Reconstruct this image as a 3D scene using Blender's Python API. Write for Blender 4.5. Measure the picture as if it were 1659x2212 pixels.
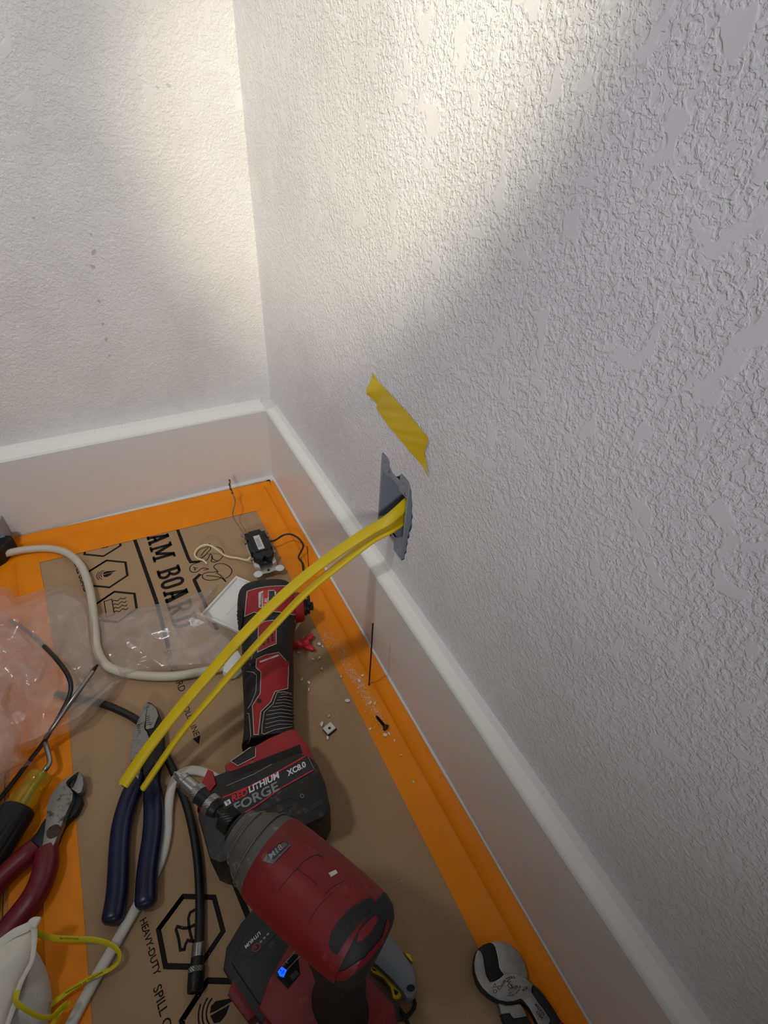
import bpy, bmesh, math, random
from mathutils import Vector, Matrix, noise
from mathutils.bvhtree import BVHTree
from mathutils.geometry import tessellate_polygon
random.seed(7)
for o in list(bpy.data.objects): bpy.data.objects.remove(o)
SC = bpy.context.scene
COL = SC.collection

# ------------------------------------------------------------ camera
IMW, IMH, FPX = 1659.0, 2212.0, 1139.03
CX, CY = IMW/2, IMH/2
CR = Vector((0.88732112, -0.45816715, 0.05238399))
CU = Vector((0.26184107, 0.59406454, 0.76060935))
CF = Vector((0.37960569, 0.66118846, -0.64709299))
CAM = Vector((-0.22501528, -0.81313424, 0.59637520))
cam = bpy.data.cameras.new('camera'); cam_o = bpy.data.objects.new('camera', cam); COL.objects.link(cam_o)
cam.sensor_fit = 'VERTICAL'; cam.sensor_height = 36.0; cam.lens = FPX/IMH*36.0
cam.clip_start = 0.01; cam.clip_end = 50
cam_o.matrix_world = Matrix((
    (CR.x, CU.x, -CF.x, CAM.x), (CR.y, CU.y, -CF.y, CAM.y), (CR.z, CU.z, -CF.z, CAM.z), (0, 0, 0, 1)))
cam.dof.use_dof = False
SC.camera = cam_o

# ------------------------------------------------------------ light
world = bpy.data.worlds.new('room_light'); SC.world = world; world.use_nodes = True
bg = world.node_tree.nodes['Background']
bg.inputs[0].default_value = (0.93, 0.95, 1.0, 1); bg.inputs[1].default_value = 0.115

def aim(o, target):
    d = Vector(target) - o.location
    o.rotation_euler = d.to_track_quat('-Z', 'Y').to_euler()

def area_light(name, loc, target, size, watts, col):
    l = bpy.data.lights.new(name, 'AREA'); l.shape = 'DISK'; l.size = size; l.energy = watts; l.color = col
    o = bpy.data.objects.new(name, l); COL.objects.link(o); o.location = loc; aim(o, target); return o

def spot_light(name, loc, target, angle, blend, radius, watts, col):
    l = bpy.data.lights.new(name, 'SPOT'); l.spot_size = math.radians(angle); l.spot_blend = blend
    l.shadow_soft_size = radius; l.energy = watts; l.color = col
    o = bpy.data.objects.new(name, l); COL.objects.link(o); o.location = loc; aim(o, target); return o

HL = Vector((-0.50, -1.05, 0.98))                 # head torch of the person at work
spot_light('head_torch', HL, (0.0, -0.29, 0.60), 31, 0.85, 0.012, 44.0, (1.0, 0.93, 0.68))
CL = Vector((-1.05, -0.45, 2.2))                  # recessed ceiling lamp
spot_light('ceiling_lamp', CL, (-0.10, -0.06, 0.25), 46, 1.0, 0.10, 42.0, (1.0, 0.96, 0.95))
DL = Vector((-0.75, -1.75, 0.95))                 # unseen fill added behind the camera to brighten both walls
spot_light('wall_fill', DL, (-0.02, 0.0, 0.52), 54, 1.0, 0.12, 44.0, (0.97, 0.98, 1.0))

SC.view_settings.view_transform = 'Standard'
SC.view_settings.look = 'None'
SC.view_settings.exposure = 0.0
SC.view_settings.gamma = 1.0
SC.view_settings.use_curve_mapping = False

# ------------------------------------------------------------ pixel helpers
def ray(px, py):
    return (CF + CR*((px-CX)/FPX) - CU*((py-CY)/FPX))
def F(px, py, z=0.0):
    d = ray(px, py); return CAM + d*((z-CAM.z)/d.z)
def WX(px, py, x=0.0):
    d = ray(px, py); return CAM + d*((x-CAM.x)/d.x)
def WY(px, py, y=0.0):
    d = ray(px, py); return CAM + d*((y-CAM.y)/d.y)
def zoom(ox, oy, s):
    return lambda pts: [(ox+a/s, oy+b/s) for a, b in pts]

# ------------------------------------------------------------ materials
def lin(c):
    return tuple(((v/255.0)/12.92 if v/255.0 <= 0.04045 else ((v/255.0+0.055)/1.055)**2.4) for v in c)
MATS = {}
def M(name, col, rough=0.5, metal=0.0, var=None, bump=None, wear=None, spec=0.5, coat=0.0, emit=None, trans=0.0, ior=1.45, aniso=None):
    """var=(scale, amount, colour2), bump=(scale, strength, distance), wear=(scale, threshold, colour)"""
    m = bpy.data.materials.new(name); m.use_nodes = True
    nt = m.node_tree; b = nt.nodes['Principled BSDF']; L = nt.links
    c = lin(col) + (1,)
    b.inputs['Base Color'].default_value = c; b.inputs['Roughness'].default_value = rough
    b.inputs['Metallic'].default_value = metal; b.inputs['Specular IOR Level'].default_value = spec
    b.inputs['Coat Weight'].default_value = coat; b.inputs['Transmission Weight'].default_value = trans; b.inputs['IOR'].default_value = ior
    tc = nt.nodes.new('ShaderNodeTexCoord'); vec = tc.outputs['Object']
    if aniso:
        mp = nt.nodes.new('ShaderNodeMapping'); mp.inputs['Scale'].default_value = aniso; L.new(vec, mp.inputs[0]); vec = mp.outputs[0]
    cur = None
    if var:
        n = nt.nodes.new('ShaderNodeTexNoise'); n.inputs['Scale'].default_value = var[0]; n.inputs['Detail'].default_value = 5
        L.new(vec, n.inputs['Vector'])
        mr = nt.nodes.new('ShaderNodeMapRange'); mr.inputs[1].default_value = 0.3; mr.inputs[2].default_value = 0.7
        mr.inputs[3].default_value = 0; mr.inputs[4].default_value = var[1]; L.new(n.outputs[0], mr.inputs[0])
        mx = nt.nodes.new('ShaderNodeMix'); mx.data_type = 'RGBA'; mx.inputs[6].default_value = c
        mx.inputs[7].default_value = lin(var[2]) + (1,); L.new(mr.outputs[0], mx.inputs[0]); cur = mx.outputs[2]
    if wear:
        n = nt.nodes.new('ShaderNodeTexNoise'); n.inputs['Scale'].default_value = wear[0]; n.inputs['Detail'].default_value = 7
        n.inputs['Roughness'].default_value = 0.7; L.new(vec, n.inputs['Vector'])
        mr = nt.nodes.new('ShaderNodeMapRange'); mr.inputs[1].default_value = wear[1]; mr.inputs[2].default_value = wear[1]+0.12
        mr.inputs[4].default_value = wear[3] if len(wear) > 3 else 0.7
        L.new(n.outputs[0], mr.inputs[0])
        mx = nt.nodes.new('ShaderNodeMix'); mx.data_type = 'RGBA'
        if cur: L.new(cur, mx.inputs[6])
        else: mx.inputs[6].default_value = c
        mx.inputs[7].default_value = lin(wear[2]) + (1,); L.new(mr.outputs[0], mx.inputs[0]); cur = mx.outputs[2]
    if cur: L.new(cur, b.inputs['Base Color'])
    if bump:
        n = nt.nodes.new('ShaderNodeTexNoise'); n.inputs['Scale'].default_value = bump[0]; n.inputs['Detail'].default_value = 4
        L.new(vec, n.inputs['Vector'])
        bp = nt.nodes.new('ShaderNodeBump'); bp.inputs['Strength'].default_value = bump[1]
        bp.inputs['Distance'].default_value = bump[2] if len(bump) > 2 else 0.001
        L.new(n.outputs[0], bp.inputs['Height']); L.new(bp.outputs[0], b.inputs['Normal'])
    if emit:
        b.inputs['Emission Color'].default_value = lin(emit[0]) + (1,); b.inputs['Emission Strength'].default_value = emit[1]
    MATS[name] = m; return m

def wall_material(name, col, strength):
    """painted drywall with a knock-down texture: flattened islands with rounded worm-like edges"""
    m = bpy.data.materials.new(name); m.use_nodes = True; nt = m.node_tree; L = nt.links
    b = nt.nodes['Principled BSDF']; b.inputs['Roughness'].default_value = 0.42; b.inputs['Specular IOR Level'].default_value = 0.5
    tc = nt.nodes.new('ShaderNodeTexCoord')
    def nz(scale, detail, rough, dist):
        n = nt.nodes.new('ShaderNodeTexNoise'); n.inputs['Scale'].default_value = scale; n.inputs['Detail'].default_value = detail
        n.inputs['Roughness'].default_value = rough; n.inputs['Distortion'].default_value = dist
        L.new(tc.outputs['Object'], n.inputs['Vector']); return n.outputs[0]
    def mr(src, a, c_, lo, hi):
        r = nt.nodes.new('ShaderNodeMapRange'); r.interpolation_type = 'SMOOTHSTEP'
        r.inputs[1].default_value = a; r.inputs[2].default_value = c_; r.inputs[3].default_value = lo; r.inputs[4].default_value = hi
        L.new(src, r.inputs[0]); return r.outputs[0]
    def mth(op, a, c_):
        n = nt.nodes.new('ShaderNodeMath'); n.operation = op
        for i, v in enumerate((a, c_)):
            if isinstance(v, (int, float)): n.inputs[i].default_value = v
            else: L.new(v, n.inputs[i])
        return n.outputs[0]
    fine = mr(nz(330, 2.0, 0.5, 0.7), 0.46, 0.58, 0, 1)      # splatter
    mid = mr(nz(165, 2.0, 0.5, 0.6), 0.48, 0.60, 0, 1)
    isl = mr(nz(48, 3.0, 0.6, 0.4), 0.555, 0.62, 0, 1)      # smooth trowelled islands
    h = mth('ADD', mth('MULTIPLY', fine, 0.55), mth('MULTIPLY', mid, 0.5))
    h = mth('MULTIPLY', h, mth('SUBTRACT', 1.0, isl))
    h = mth('ADD', h, mth('MULTIPLY', isl, 0.75))
    h = mth('ADD', h, mth('MULTIPLY', nz(12, 3, 0.5, 0), 0.6))
    bp = nt.nodes.new('ShaderNodeBump'); bp.inputs['Strength'].default_value = strength; bp.inputs['Distance'].default_value = 0.0011
    L.new(h, bp.inputs['Height']); L.new(bp.outputs[0], b.inputs['Normal'])
    mx = nt.nodes.new('ShaderNodeMix'); mx.data_type = 'RGBA'
    mx.inputs[6].default_value = lin(col)+(1,); mx.inputs[7].default_value = lin([v*0.955 for v in col])+(1,)
    L.new(mr(nz(7, 4, 0.6, 0), 0.4, 0.7, 0, 1), mx.inputs[0])
    # sparse dark scuffs
    mx2 = nt.nodes.new('ShaderNodeMix'); mx2.data_type = 'RGBA'; L.new(mx.outputs[2], mx2.inputs[6]); mx2.inputs[7].default_value = lin((120, 112, 100))+(1,)
    L.new(mth('MULTIPLY', mr(nz(60, 3, 0.7, 0), 0.745, 0.79, 0, 0.7), 1.0), mx2.inputs[0])
    L.new(mx2.outputs[2], b.inputs['Base Color'])
    return m

wall_r_mat = wall_material('painted_knockdown_wall', (226, 226, 230), 0.55)
wall_b_mat = wall_material('painted_knockdown_back_wall', (228, 226, 225), 0.5)
base_mat = M('semi_gloss_white_trim', (224, 223, 218), 0.35, bump=(90, 0.35, 0.0006), aniso=(1, 0.09, 1))
base_b_mat = M('semi_gloss_white_trim_back', (224, 222, 219), 0.38, bump=(90, 0.3, 0.0006), aniso=(0.09, 1, 1))
caulk_mat = M('white_caulk', (226, 225, 220), 0.5, wear=(160, 0.62, (120, 112, 98)))
trimtop_mat = M('lit_dusty_ledge', (240, 240, 232), 0.6, wear=(260, 0.67, (110, 92, 66), 0.8))  # overhead light put into the whiter base; brown specks are dust
card_mat = M('kraft_fibre_board', (172, 143, 110), 0.85, var=(9, 0.35, (150, 122, 92)), wear=(420, 0.66, (104, 82, 58), 0.55), bump=(500, 0.12, 0.0005), spec=0.2)
ink_mat = M('black_flexo_ink', (26, 24, 22), 0.7, wear=(700, 0.60, (140, 115, 86), 0.75), spec=0.2)
tape_mat = M('orange_masking_tape', (240, 141, 0), 0.55, var=(25, 0.5, (228, 126, 0)), bump=(60, 0.35, 0.0012), spec=0.35)
wood_mat = M('honey_oak', (204, 142, 68), 0.35, var=(60, 0.8, (160, 102, 44)), aniso=(1, 0.06, 1))
ytape_mat = M('yellow_vinyl_tape', (222, 190, 12), 0.35, bump=(70, 0.6, 0.0012), var=(40, 0.5, (200, 166, 8)), aniso=(1, 1, 0.5))
ycab_mat = M('yellow_cable_jacket', (216, 188, 4), 0.42, var=(60, 0.4, (196, 164, 2)))
red_mat = M('tool_red_plastic', (150, 24, 28), 0.42, wear=(70, 0.66, (196, 140, 130), 0.5), bump=(300, 0.1, 0.0004), var=(20, 0.4, (138, 20, 24)))
redd_mat = M('impact_driver_red', (122, 14, 22), 0.5, wear=(55, 0.60, (150, 96, 88), 0.5), var=(25, 0.7, (92, 14, 18)), bump=(260, 0.15, 0.0004))
blk_mat = M('black_rubber', (26, 26, 27), 0.62, wear=(60, 0.63, (104, 100, 92), 0.5), bump=(500, 0.15, 0.0004))
blk2_mat = M('black_plastic', (22, 22, 23), 0.5, wear=(80, 0.57, (92, 88, 82), 0.55))
blk3_mat = M('matt_black', (20, 20, 20), 0.6)
edge_mat = M('pale_edge_line', (182, 164, 156), 0.6)
steel_mat = M('brushed_steel', (176, 176, 174), 0.38, 1.0, var=(120, 0.6, (130, 130, 128)), aniso=(1, 1, 1))
dsteel_mat = M('stained_tool_steel', (140, 138, 132), 0.5, 0.75, wear=(110, 0.52, (70, 62, 52), 0.9), bump=(400, 0.2, 0.0004))
blackox_mat = M('black_oxide_steel', (40, 40, 40), 0.45, 0.6, wear=(90, 0.62, (120, 116, 110), 0.5))
cast_mat = M('scuffed_aluminium', (92, 92, 87), 0.55, 0.5, wear=(75, 0.54, (166, 160, 144), 0.6), bump=(300, 0.2, 0.0004))
chrome_mat = M('worn_chrome', (158, 157, 152), 0.3, 1.0, wear=(90, 0.62, (90, 88, 84), 0.6))
blue_mat = M('navy_dipped_grip', (14, 19, 48), 0.3, var=(30, 0.5, (28, 36, 74)), wear=(120, 0.68, (88, 92, 110), 0.5))
maroon_mat = M('maroon_dipped_grip', (112, 22, 34), 0.38, var=(30, 0.4, (90, 16, 28)))
white_mat = M('white_nylon_plastic', (226, 226, 222), 0.4)
cord_mat = M('ivory_cord', (200, 194, 176), 0.45)
cordw_mat = M('white_cable_jacket', (206, 202, 192), 0.42, wear=(300, 0.66, (150, 146, 138), 0.6))
ivory_mat = M('ivory_wire', (226, 212, 170), 0.4)
black_wire = M('black_wire', (22, 21, 20), 0.35)
coax_mat = M('black_coax_jacket', (24, 24, 24), 0.42)
copper_mat = M('bare_copper', (150, 92, 64), 0.45, 0.9, var=(200, 0.6, (96, 70, 56)))
greyw_mat = M('dull_ground_wire', (142, 122, 108), 0.5, 0.6)
greybox_mat = M('grey_pvc', (134, 140, 152), 0.5)
gyp_mat = M('broken_gypsum', (206, 202, 194), 0.9, bump=(300, 0.8, 0.001))
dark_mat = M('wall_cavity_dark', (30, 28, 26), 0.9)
amber_mat = M('amber_acetate', (232, 204, 40), 0.15, trans=0.75, ior=1.46)
mask_mat = M('white_nonwoven', (230, 228, 216), 0.9, bump=(500, 0.3, 0.0006), var=(12, 0.5, (216, 212, 196)))
maskg_mat = M('grey_nonwoven_shell', (196, 195, 194), 0.9, bump=(700, 0.25, 0.0005))
strap_mat = M('yellow_elastic_strap', (206, 190, 10), 0.6)
knife_mat = M('grey_painted_zinc', (128, 133, 138), 0.4, bump=(400, 0.08, 0.0004))
kyel_mat = M('knife_yellow_plastic', (228, 190, 20), 0.4)
label_mat = M('light_label', (206, 196, 186), 0.5, wear=(200, 0.55, (120, 90, 84), 0.7))
labelb_mat = M('battery_black_label', (33, 33, 35), 0.4)
lred_mat = M('label_red', (196, 32, 38), 0.45)
lwhite_mat = M('label_white', (214, 214, 214), 0.45)
lgrey_mat = M('label_grey', (132, 134, 136), 0.4)
led_mat = M('blue_indicator_light', (10, 60, 255), 0.4, emit=((15, 80, 255), 1.6))
scr_mat = M('dark_display', (14, 16, 20), 0.2)
crumb_mat = M('plaster_crumb', (232, 226, 214), 0.85)
rwing_mat = M('red_connector_plastic', (214, 30, 48), 0.4, wear=(120, 0.58, (226, 190, 184), 0.6))
rust_mat = M('dark_screw_steel', (52, 46, 42), 0.5, 0.7)
greyblock_mat = M('grey_block', (150, 154, 160), 0.5)

def bag_material():
    m = bpy.data.materials.new('clear_polythene_film'); m.use_nodes = True; nt = m.node_tree; L = nt.links
    for n in list(nt.nodes): nt.nodes.remove(n)
    out = nt.nodes.new('ShaderNodeOutputMaterial')
    tr = nt.nodes.new('ShaderNodeBsdfTransparent'); tr.inputs[0].default_value = (0.97, 0.96, 0.95, 1)
    df = nt.nodes.new('ShaderNodeBsdfDiffuse'); df.inputs[0].default_value = (0.86, 0.80, 0.77, 1)
    tl = nt.nodes.new('ShaderNodeBsdfTranslucent'); tl.inputs[0].default_value = (0.82, 0.76, 0.73, 1)
    gl = nt.nodes.new('ShaderNodeBsdfGlossy'); gl.inputs['Roughness'].default_value = 0.24; gl.inputs[0].default_value = (1, 1, 1, 1)
    tc = nt.nodes.new('ShaderNodeTexCoord')
    n = nt.nodes.new('ShaderNodeTexNoise'); n.inputs['Scale'].default_value = 18; n.inputs['Detail'].default_value = 3; L.new(tc.outputs['Object'], n.inputs['Vector'])
    bp = nt.nodes.new('ShaderNodeBump'); bp.inputs['Strength'].default_value = 0.35; bp.inputs['Distance'].default_value = 0.004; L.new(n.outputs[0], bp.inputs['Height'])
    for s in (df, gl, tl): L.new(bp.outputs[0], s.inputs['Normal'])
    mdt = nt.nodes.new('ShaderNodeMixShader'); mdt.inputs[0].default_value = 0.4; L.new(df.outputs[0], mdt.inputs[1]); L.new(tl.outputs[0], mdt.inputs[2])
    m1 = nt.nodes.new('ShaderNodeMixShader'); L.new(tr.outputs[0], m1.inputs[1]); L.new(mdt.outputs[0], m1.inputs[2])
    mr = nt.nodes.new('ShaderNodeMapRange'); mr.inputs[1].default_value = 0.3; mr.inputs[2].default_value = 0.72; mr.inputs[3].default_value = 0.22; mr.inputs[4].default_value = 0.50
    n2 = nt.nodes.new('ShaderNodeTexNoise'); n2.inputs['Scale'].default_value = 14; n2.inputs['Detail'].default_value = 6; n2.inputs['Distortion'].default_value = 1.5
    L.new(tc.outputs['Object'], n2.inputs['Vector']); L.new(n2.outputs[0], mr.inputs[0]); L.new(mr.outputs[0], m1.inputs[0])
    m2 = nt.nodes.new('ShaderNodeMixShader'); m2.inputs[0].default_value = 0.07; L.new(m1.outputs[0], m2.inputs[1]); L.new(gl.outputs[0], m2.inputs[2])
    L.new(m2.outputs[0], out.inputs[0]); return m
bag_mat = bag_material()

# ------------------------------------------------------------ mesh helpers
def root(name, loc, label, cat, group=None):
    o = bpy.data.objects.new(name, None); COL.objects.link(o); o.location = loc; o.empty_display_size = 0.02
    o['label'] = label; o['category'] = cat
    if group: o['group'] = group
    return o
def tag(o, label, cat, group=None, kind=None):
    o['label'] = label; o['category'] = cat
    if group: o['group'] = group
    if kind: o['kind'] = kind
    return o
def mk(name, verts, faces, mat, parent=None, smooth=None, label=None):
    """mesh in world coordinates; smooth = crease angle in degrees"""
    me = bpy.data.meshes.new(name); me.from_pydata([tuple(v) for v in verts], [], faces); me.validate()
    bm = bmesh.new(); bm.from_mesh(me); bmesh.ops.recalc_face_normals(bm, faces=bm.faces); bm.to_mesh(me); bm.free()
    return link(name, me, mat, parent, smooth, label)
def link(name, me, mat, parent=None, smooth=None, label=None):
    me.materials.append(mat)
    if smooth:
        me.polygons.foreach_set('use_smooth', [True]*len(me.polygons)); me.set_sharp_from_angle(angle=math.radians(smooth))
    o = bpy.data.objects.new(name, me); COL.objects.link(o)
    if parent:
        o.parent = parent
        if parent.type == 'EMPTY': o.matrix_parent_inverse = Matrix.Translation(-parent.location)
    if label: o['label'] = label
    return o
def frombm(name, bm, mat, parent=None, smooth=None, label=None):
    bmesh.ops.recalc_face_normals(bm, faces=bm.faces)
    me = bpy.data.meshes.new(name); bm.to_mesh(me); bm.free()
    return link(name, me, mat, parent, smooth, label)
def catmull(pts, n=6, closed=False):
    P = [Vector(p) for p in pts]; out = []; N = len(P)
    rng = range(N) if closed else range(N-1)
    for i in rng:
        if closed: a, b, c, d = P[(i-1) % N], P[i], P[(i+1) % N], P[(i+2) % N]
        else: a, b, c, d = P[max(i-1, 0)], P[i], P[i+1], P[min(i+2, N-1)]
        for k in range(n):
            t = k/n
            out.append(0.5*((2*b)+(c-a)*t+(2*a-5*b+4*c-d)*t*t+(3*b-a-3*c+d)*t**3))
    if not closed: out.append(P[-1])
    return out
def rings_mesh(rings, cap=True, closed=False):
    n = len(rings[0]); V = [v for r in rings for v in r]; Fc = []
    R = len(rings)
    for i in range(R if closed else R-1):
        for j in range(n):
            a = i*n+j; b = i*n+(j+1) % n; c = ((i+1) % R)*n+(j+1) % n; d = ((i+1) % R)*n+j
            Fc.append((a, b, c, d))
    if cap and not closed:
        Fc.append(tuple(range(n))[::-1]); Fc.append(tuple((R-1)*n+j for j in range(n)))
    return V, Fc
def tube_vf(pts, a, b=None, n=10, up=(0, 0, 1), twist=None, rad=None, power=2.0):
    """elliptical tube: a across, b along 'up'; rad(t) multiplies; power>2 squares the section"""
    b = a if b is None else b
    P = [Vector(p) for p in pts]; rings = []; upv = Vector(up)
    for i, p in enumerate(P):
        t = (P[min(i+1, len(P)-1)]-P[max(i-1, 0)]).normalized()
        s = t.cross(upv)
        if s.length < 1e-3: s = t.cross(Vector((0, 1, 0)))
        s.normalize(); u = s.cross(t).normalized()
        f = i/(len(P)-1)
        if twist:
            q = Matrix.Rotation(twist(f), 3, t); s = q @ s; u = q @ u
        k = rad(f) if rad else 1.0
        ring = []
        for j in range(n):
            an = 2*math.pi*j/n; c_, s_ = math.cos(an), math.sin(an)
            cc = math.copysign(abs(c_)**(2/power), c_); ss = math.copysign(abs(s_)**(2/power), s_)
            ring.append(p+s*(a*k*cc)+u*(b*k*ss))
        rings.append(ring)
    return rings_mesh(rings)
def tube(name, pts, a, mat, parent=None, b=None, n=10, label=None, **k):
    V, Fc = tube_vf(pts, a, b, n, **k); return mk(name, V, Fc, mat, parent, 50, label)
def lathe_vf(o, d, prof, n=24, squash=None, up=None):
    o = Vector(o); d = Vector(d).normalized()
    s = d.cross(Vector(up) if up else (Vector((0, 0, 1)) if abs(d.z) < 0.9 else Vector((1, 0, 0)))).normalized(); u = s.cross(d)
    rings = [[o+d*t+s*(r*math.cos(2*math.pi*j/n))+u*(r*math.sin(2*math.pi*j/n)) for j in range(n)] for t, r in prof]
    return rings_mesh(rings)
def lathe(name, o, d, prof, mat, parent=None, n=24, smooth=35, label=None):
    V, Fc = lathe_vf(o, d, prof, n); return mk(name, V, Fc, mat, parent, smooth, label)
def knurl(name, o, d, s0, s1, r, mat, parent=None, n=36, rows=6):
    """ring with diamond knurling as real relief"""
    prof = []; o = Vector(o); d = Vector(d).normalized(); s = d.cross(Vector((0, 0, 1))).normalized(); u = s.cross(d); rings = []
    rings.append([o+d*s0+(s*math.cos(2*math.pi*j/n)+u*math.sin(2*math.pi*j/n))*(r*0.9) for j in range(n)])
    for i in range(rows+1):
        t = s0+(s1-s0)*(0.04+0.92*i/rows)
        rings.append([o+d*t+(s*math.cos(2*math.pi*j/n)+u*math.sin(2*math.pi*j/n))*(r*(1.0 if (i+j) % 2 else 0.94)) for j in range(n)])
    rings.append([o+d*s1+(s*math.cos(2*math.pi*j/n)+u*math.sin(2*math.pi*j/n))*(r*0.9) for j in range(n)])
    V, Fc = rings_mesh(rings); return mk(name, V, Fc, mat, parent)
def prism_bm(pts, z0, z1, bevel=0.0, seg=2):
    bm = bmesh.new(); top = [bm.verts.new((p[0], p[1], z1)) for p in pts]; bot = [bm.verts.new((p[0], p[1], z0)) for p in pts]
    n = len(pts); bm.faces.new(top); bm.faces.new(bot[::-1])
    for i in range(n): bm.faces.new((top[i], bot[i], bot[(i+1) % n], top[(i+1) % n]))
    bmesh.ops.recalc_face_normals(bm, faces=bm.faces)
    if bevel:
        es = [e for e in bm.edges if all(v.co.z > z1-1e-6 for v in e.verts) or all(v.co.z < z0+1e-6 for v in e.verts)]
        bmesh.ops.bevel(bm, geom=es, offset=bevel, segments=seg, profile=0.6, affect='EDGES', clamp_overlap=True)
    return bm
def prism(name, pts, z0, z1, mat, parent=None, bevel=0.0, smooth=40, round_n=0, label=None):
    """pts: world xy outline"""
    if round_n: pts = [tuple(v) for v in catmull([(p[0], p[1], 0) for p in pts], round_n, True)]
    return frombm(name, prism_bm(pts, z0, z1, bevel), mat, parent, smooth, label)
def ppx(name, px, z0, z1, mat, parent=None, bevel=0.0, smooth=40, round_n=0, label=None):
    return prism(name, [F(a, b, z1) for a, b in px], z0, z1, mat, parent, bevel, smooth, round_n, label)
def frame(c, e1, e2=None, e3=None):
    e1 = Vector(e1).normalized(); e3 = Vector(e3 or (0, 0, 1)); e2 = e3.cross(e1).normalized(); e3 = e1.cross(e2)
    return Matrix(((e1.x, e2.x, e3.x, c[0]), (e1.y, e2.y, e3.y, c[1]), (e1.z, e2.z, e3.z, c[2]), (0, 0, 0, 1)))
def box_bm(x0, x1, y0, y1, z0, z1, bevel=0.0, seg=2, mat4=None, bm=None):
    b = bmesh.new(); vs = [b.verts.new((x, y, z)) for x in (x0, x1) for y in (y0, y1) for z in (z0, z1)]
    for f in ((0, 1, 3, 2), (4, 6, 7, 5), (0, 4, 5, 1), (2, 3, 7, 6), (0, 2, 6, 4), (1, 5, 7, 3)): b.faces.new([vs[i] for i in f])
    bmesh.ops.recalc_face_normals(b, faces=b.faces)
    if bevel: bmesh.ops.bevel(b, geom=list(b.edges), offset=bevel, segments=seg, profile=0.6, affect='EDGES', clamp_overlap=True)
    if mat4: b.transform(mat4)
    return b
def box(name, x0, x1, y0, y1, z0, z1, mat, parent=None, bevel=0.0, seg=2, mat4=None, smooth=40, label=None):
    return frombm(name, box_bm(x0, x1, y0, y1, z0, z1, bevel, seg, mat4), mat, parent, smooth, label)
def lprism(name, pts, z0, z1, mat, parent, mat4, bevel=0.0, round_n=0, smooth=40, label=None):
    """outline in a local frame"""
    if round_n: pts = [(v.x, v.y) for v in catmull([(p[0], p[1], 0) for p in pts], round_n, True)]
    bm = prism_bm(pts, z0, z1, bevel); bm.transform(mat4); return frombm(name, bm, mat, parent, smooth, label)

# flat drawing -> mesh -------------------------------------------------
def poly2d(pts, seg):
    """triangulated 2-D polygon, refined so that no edge is longer than seg"""
    bm = bmesh.new(); vs = [bm.verts.new((p[0], p[1], 0)) for p in pts]
    for t in tessellate_polygon([[Vector((p[0], p[1], 0)) for p in pts]]):
        try: bm.faces.new([vs[i] for i in t])
        except ValueError: pass
    for _ in range(6):
        es = [e for e in bm.edges if e.calc_length() > seg]
        if not es: break
        bmesh.ops.subdivide_edges(bm, edges=es, cuts=1); bmesh.ops.triangulate(bm, faces=bm.faces)
    return bm
def ribbon2d(pts, w, closed=False):
    """list of quads following a polyline"""
    P = [Vector((p[0], p[1])) for p in pts]; n = len(P); L = []; R = []
    for i in range(n):
        if closed: a, b = P[(i-1) % n], P[(i+1) % n]
        else: a, b = P[max(i-1, 0)], P[min(i+1, n-1)]
        d1 = (P[i]-a).normalized() if (P[i]-a).length > 1e-9 else (b-P[i]).normalized()
        d2 = (b-P[i]).normalized() if (b-P[i]).length > 1e-9 else d1
        t = (d1+d2); t = t.normalized() if t.length > 1e-6 else d1
        nn = Vector((-t.y, t.x)); k = 1/max(0.45, abs(nn.dot(Vector((-d1.y, d1.x)))))
        L.append(P[i]+nn*(w*k/2)); R.append(P[i]-nn*(w*k/2))
    q = [(L[i], R[i], R[(i+1) % n], L[(i+1) % n]) for i in range(n if closed else n-1)]
    return q
def text2d(body, size=1.0, bold=0.0, shear=0.0, align='LEFT', spacing=1.0):
    cu = bpy.data.curves.new('t', 'FONT'); cu.body = body; cu.size = size; cu.offset = bold; cu.shear = shear; cu.align_x = align
    cu.space_character = spacing; cu.resolution_u = 3
    o = bpy.data.objects.new('t', cu); COL.objects.link(o)
    dg = bpy.context.evaluated_depsgraph_get(); me = bpy.data.meshes.new_from_object(o.evaluated_get(dg))
    bm = bmesh.new(); bm.from_mesh(me); bpy.data.objects.remove(o); bpy.data.curves.remove(cu); bpy.data.meshes.remove(me)
    bmesh.ops.triangulate(bm, faces=bm.faces); return bm
def bvh_of(objs):
    V = []; Fc = []
    for o in objs:
        b = len(V); V += [v.co.copy() for v in o.data.vertices]; Fc += [[b+i for i in p.vertices] for p in o.data.polygons]
    return BVHTree.FromPolygons(V, Fc)
def drape(name, bm, bvh, mat, parent, off=0.0004, tf=None, label=None):
    """lay a flat drawing (pixel space) on a real surface"""
    bad = []
    for v in bm.verts:
        x, y = (tf(v.co.x, v.co.y) if tf else (v.co.x, v.co.y))
        d = ray(x, y).normalized(); h = bvh.ray_cast(CAM, d)
        if h[0] is None: bad.append(v); continue
        nrm = h[1] if h[1].dot(d) < 0 else -h[1]
        v.co = h[0]+nrm*off
    bmesh.ops.delete(bm, geom=bad, context='VERTS')
    me = bpy.data.meshes.new(name); bm.to_mesh(me); bm.free()
    return link(name, me, mat, parent, None, label)
def dpoly(name, px, bvh, mat, parent, off=0.0004, seg=5, label=None):
    return drape(name, poly2d(px, seg), bvh, mat, parent, off, None, label)
def quads_bm(quads, seg=5):
    bm = bmesh.new()
    for q in quads:
        n = max(1, int((Vector(q[0])-Vector(q[3])).length/seg)); A, B, C, D = [Vector((p[0], p[1], 0)) for p in q]
        for k in range(n):
            t0, t1 = k/n, (k+1)/n
            bm.faces.new([bm.verts.new(v) for v in (A.lerp(D, t0), B.lerp(C, t0), B.lerp(C, t1), A.lerp(D, t1))])
    return bm
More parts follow.
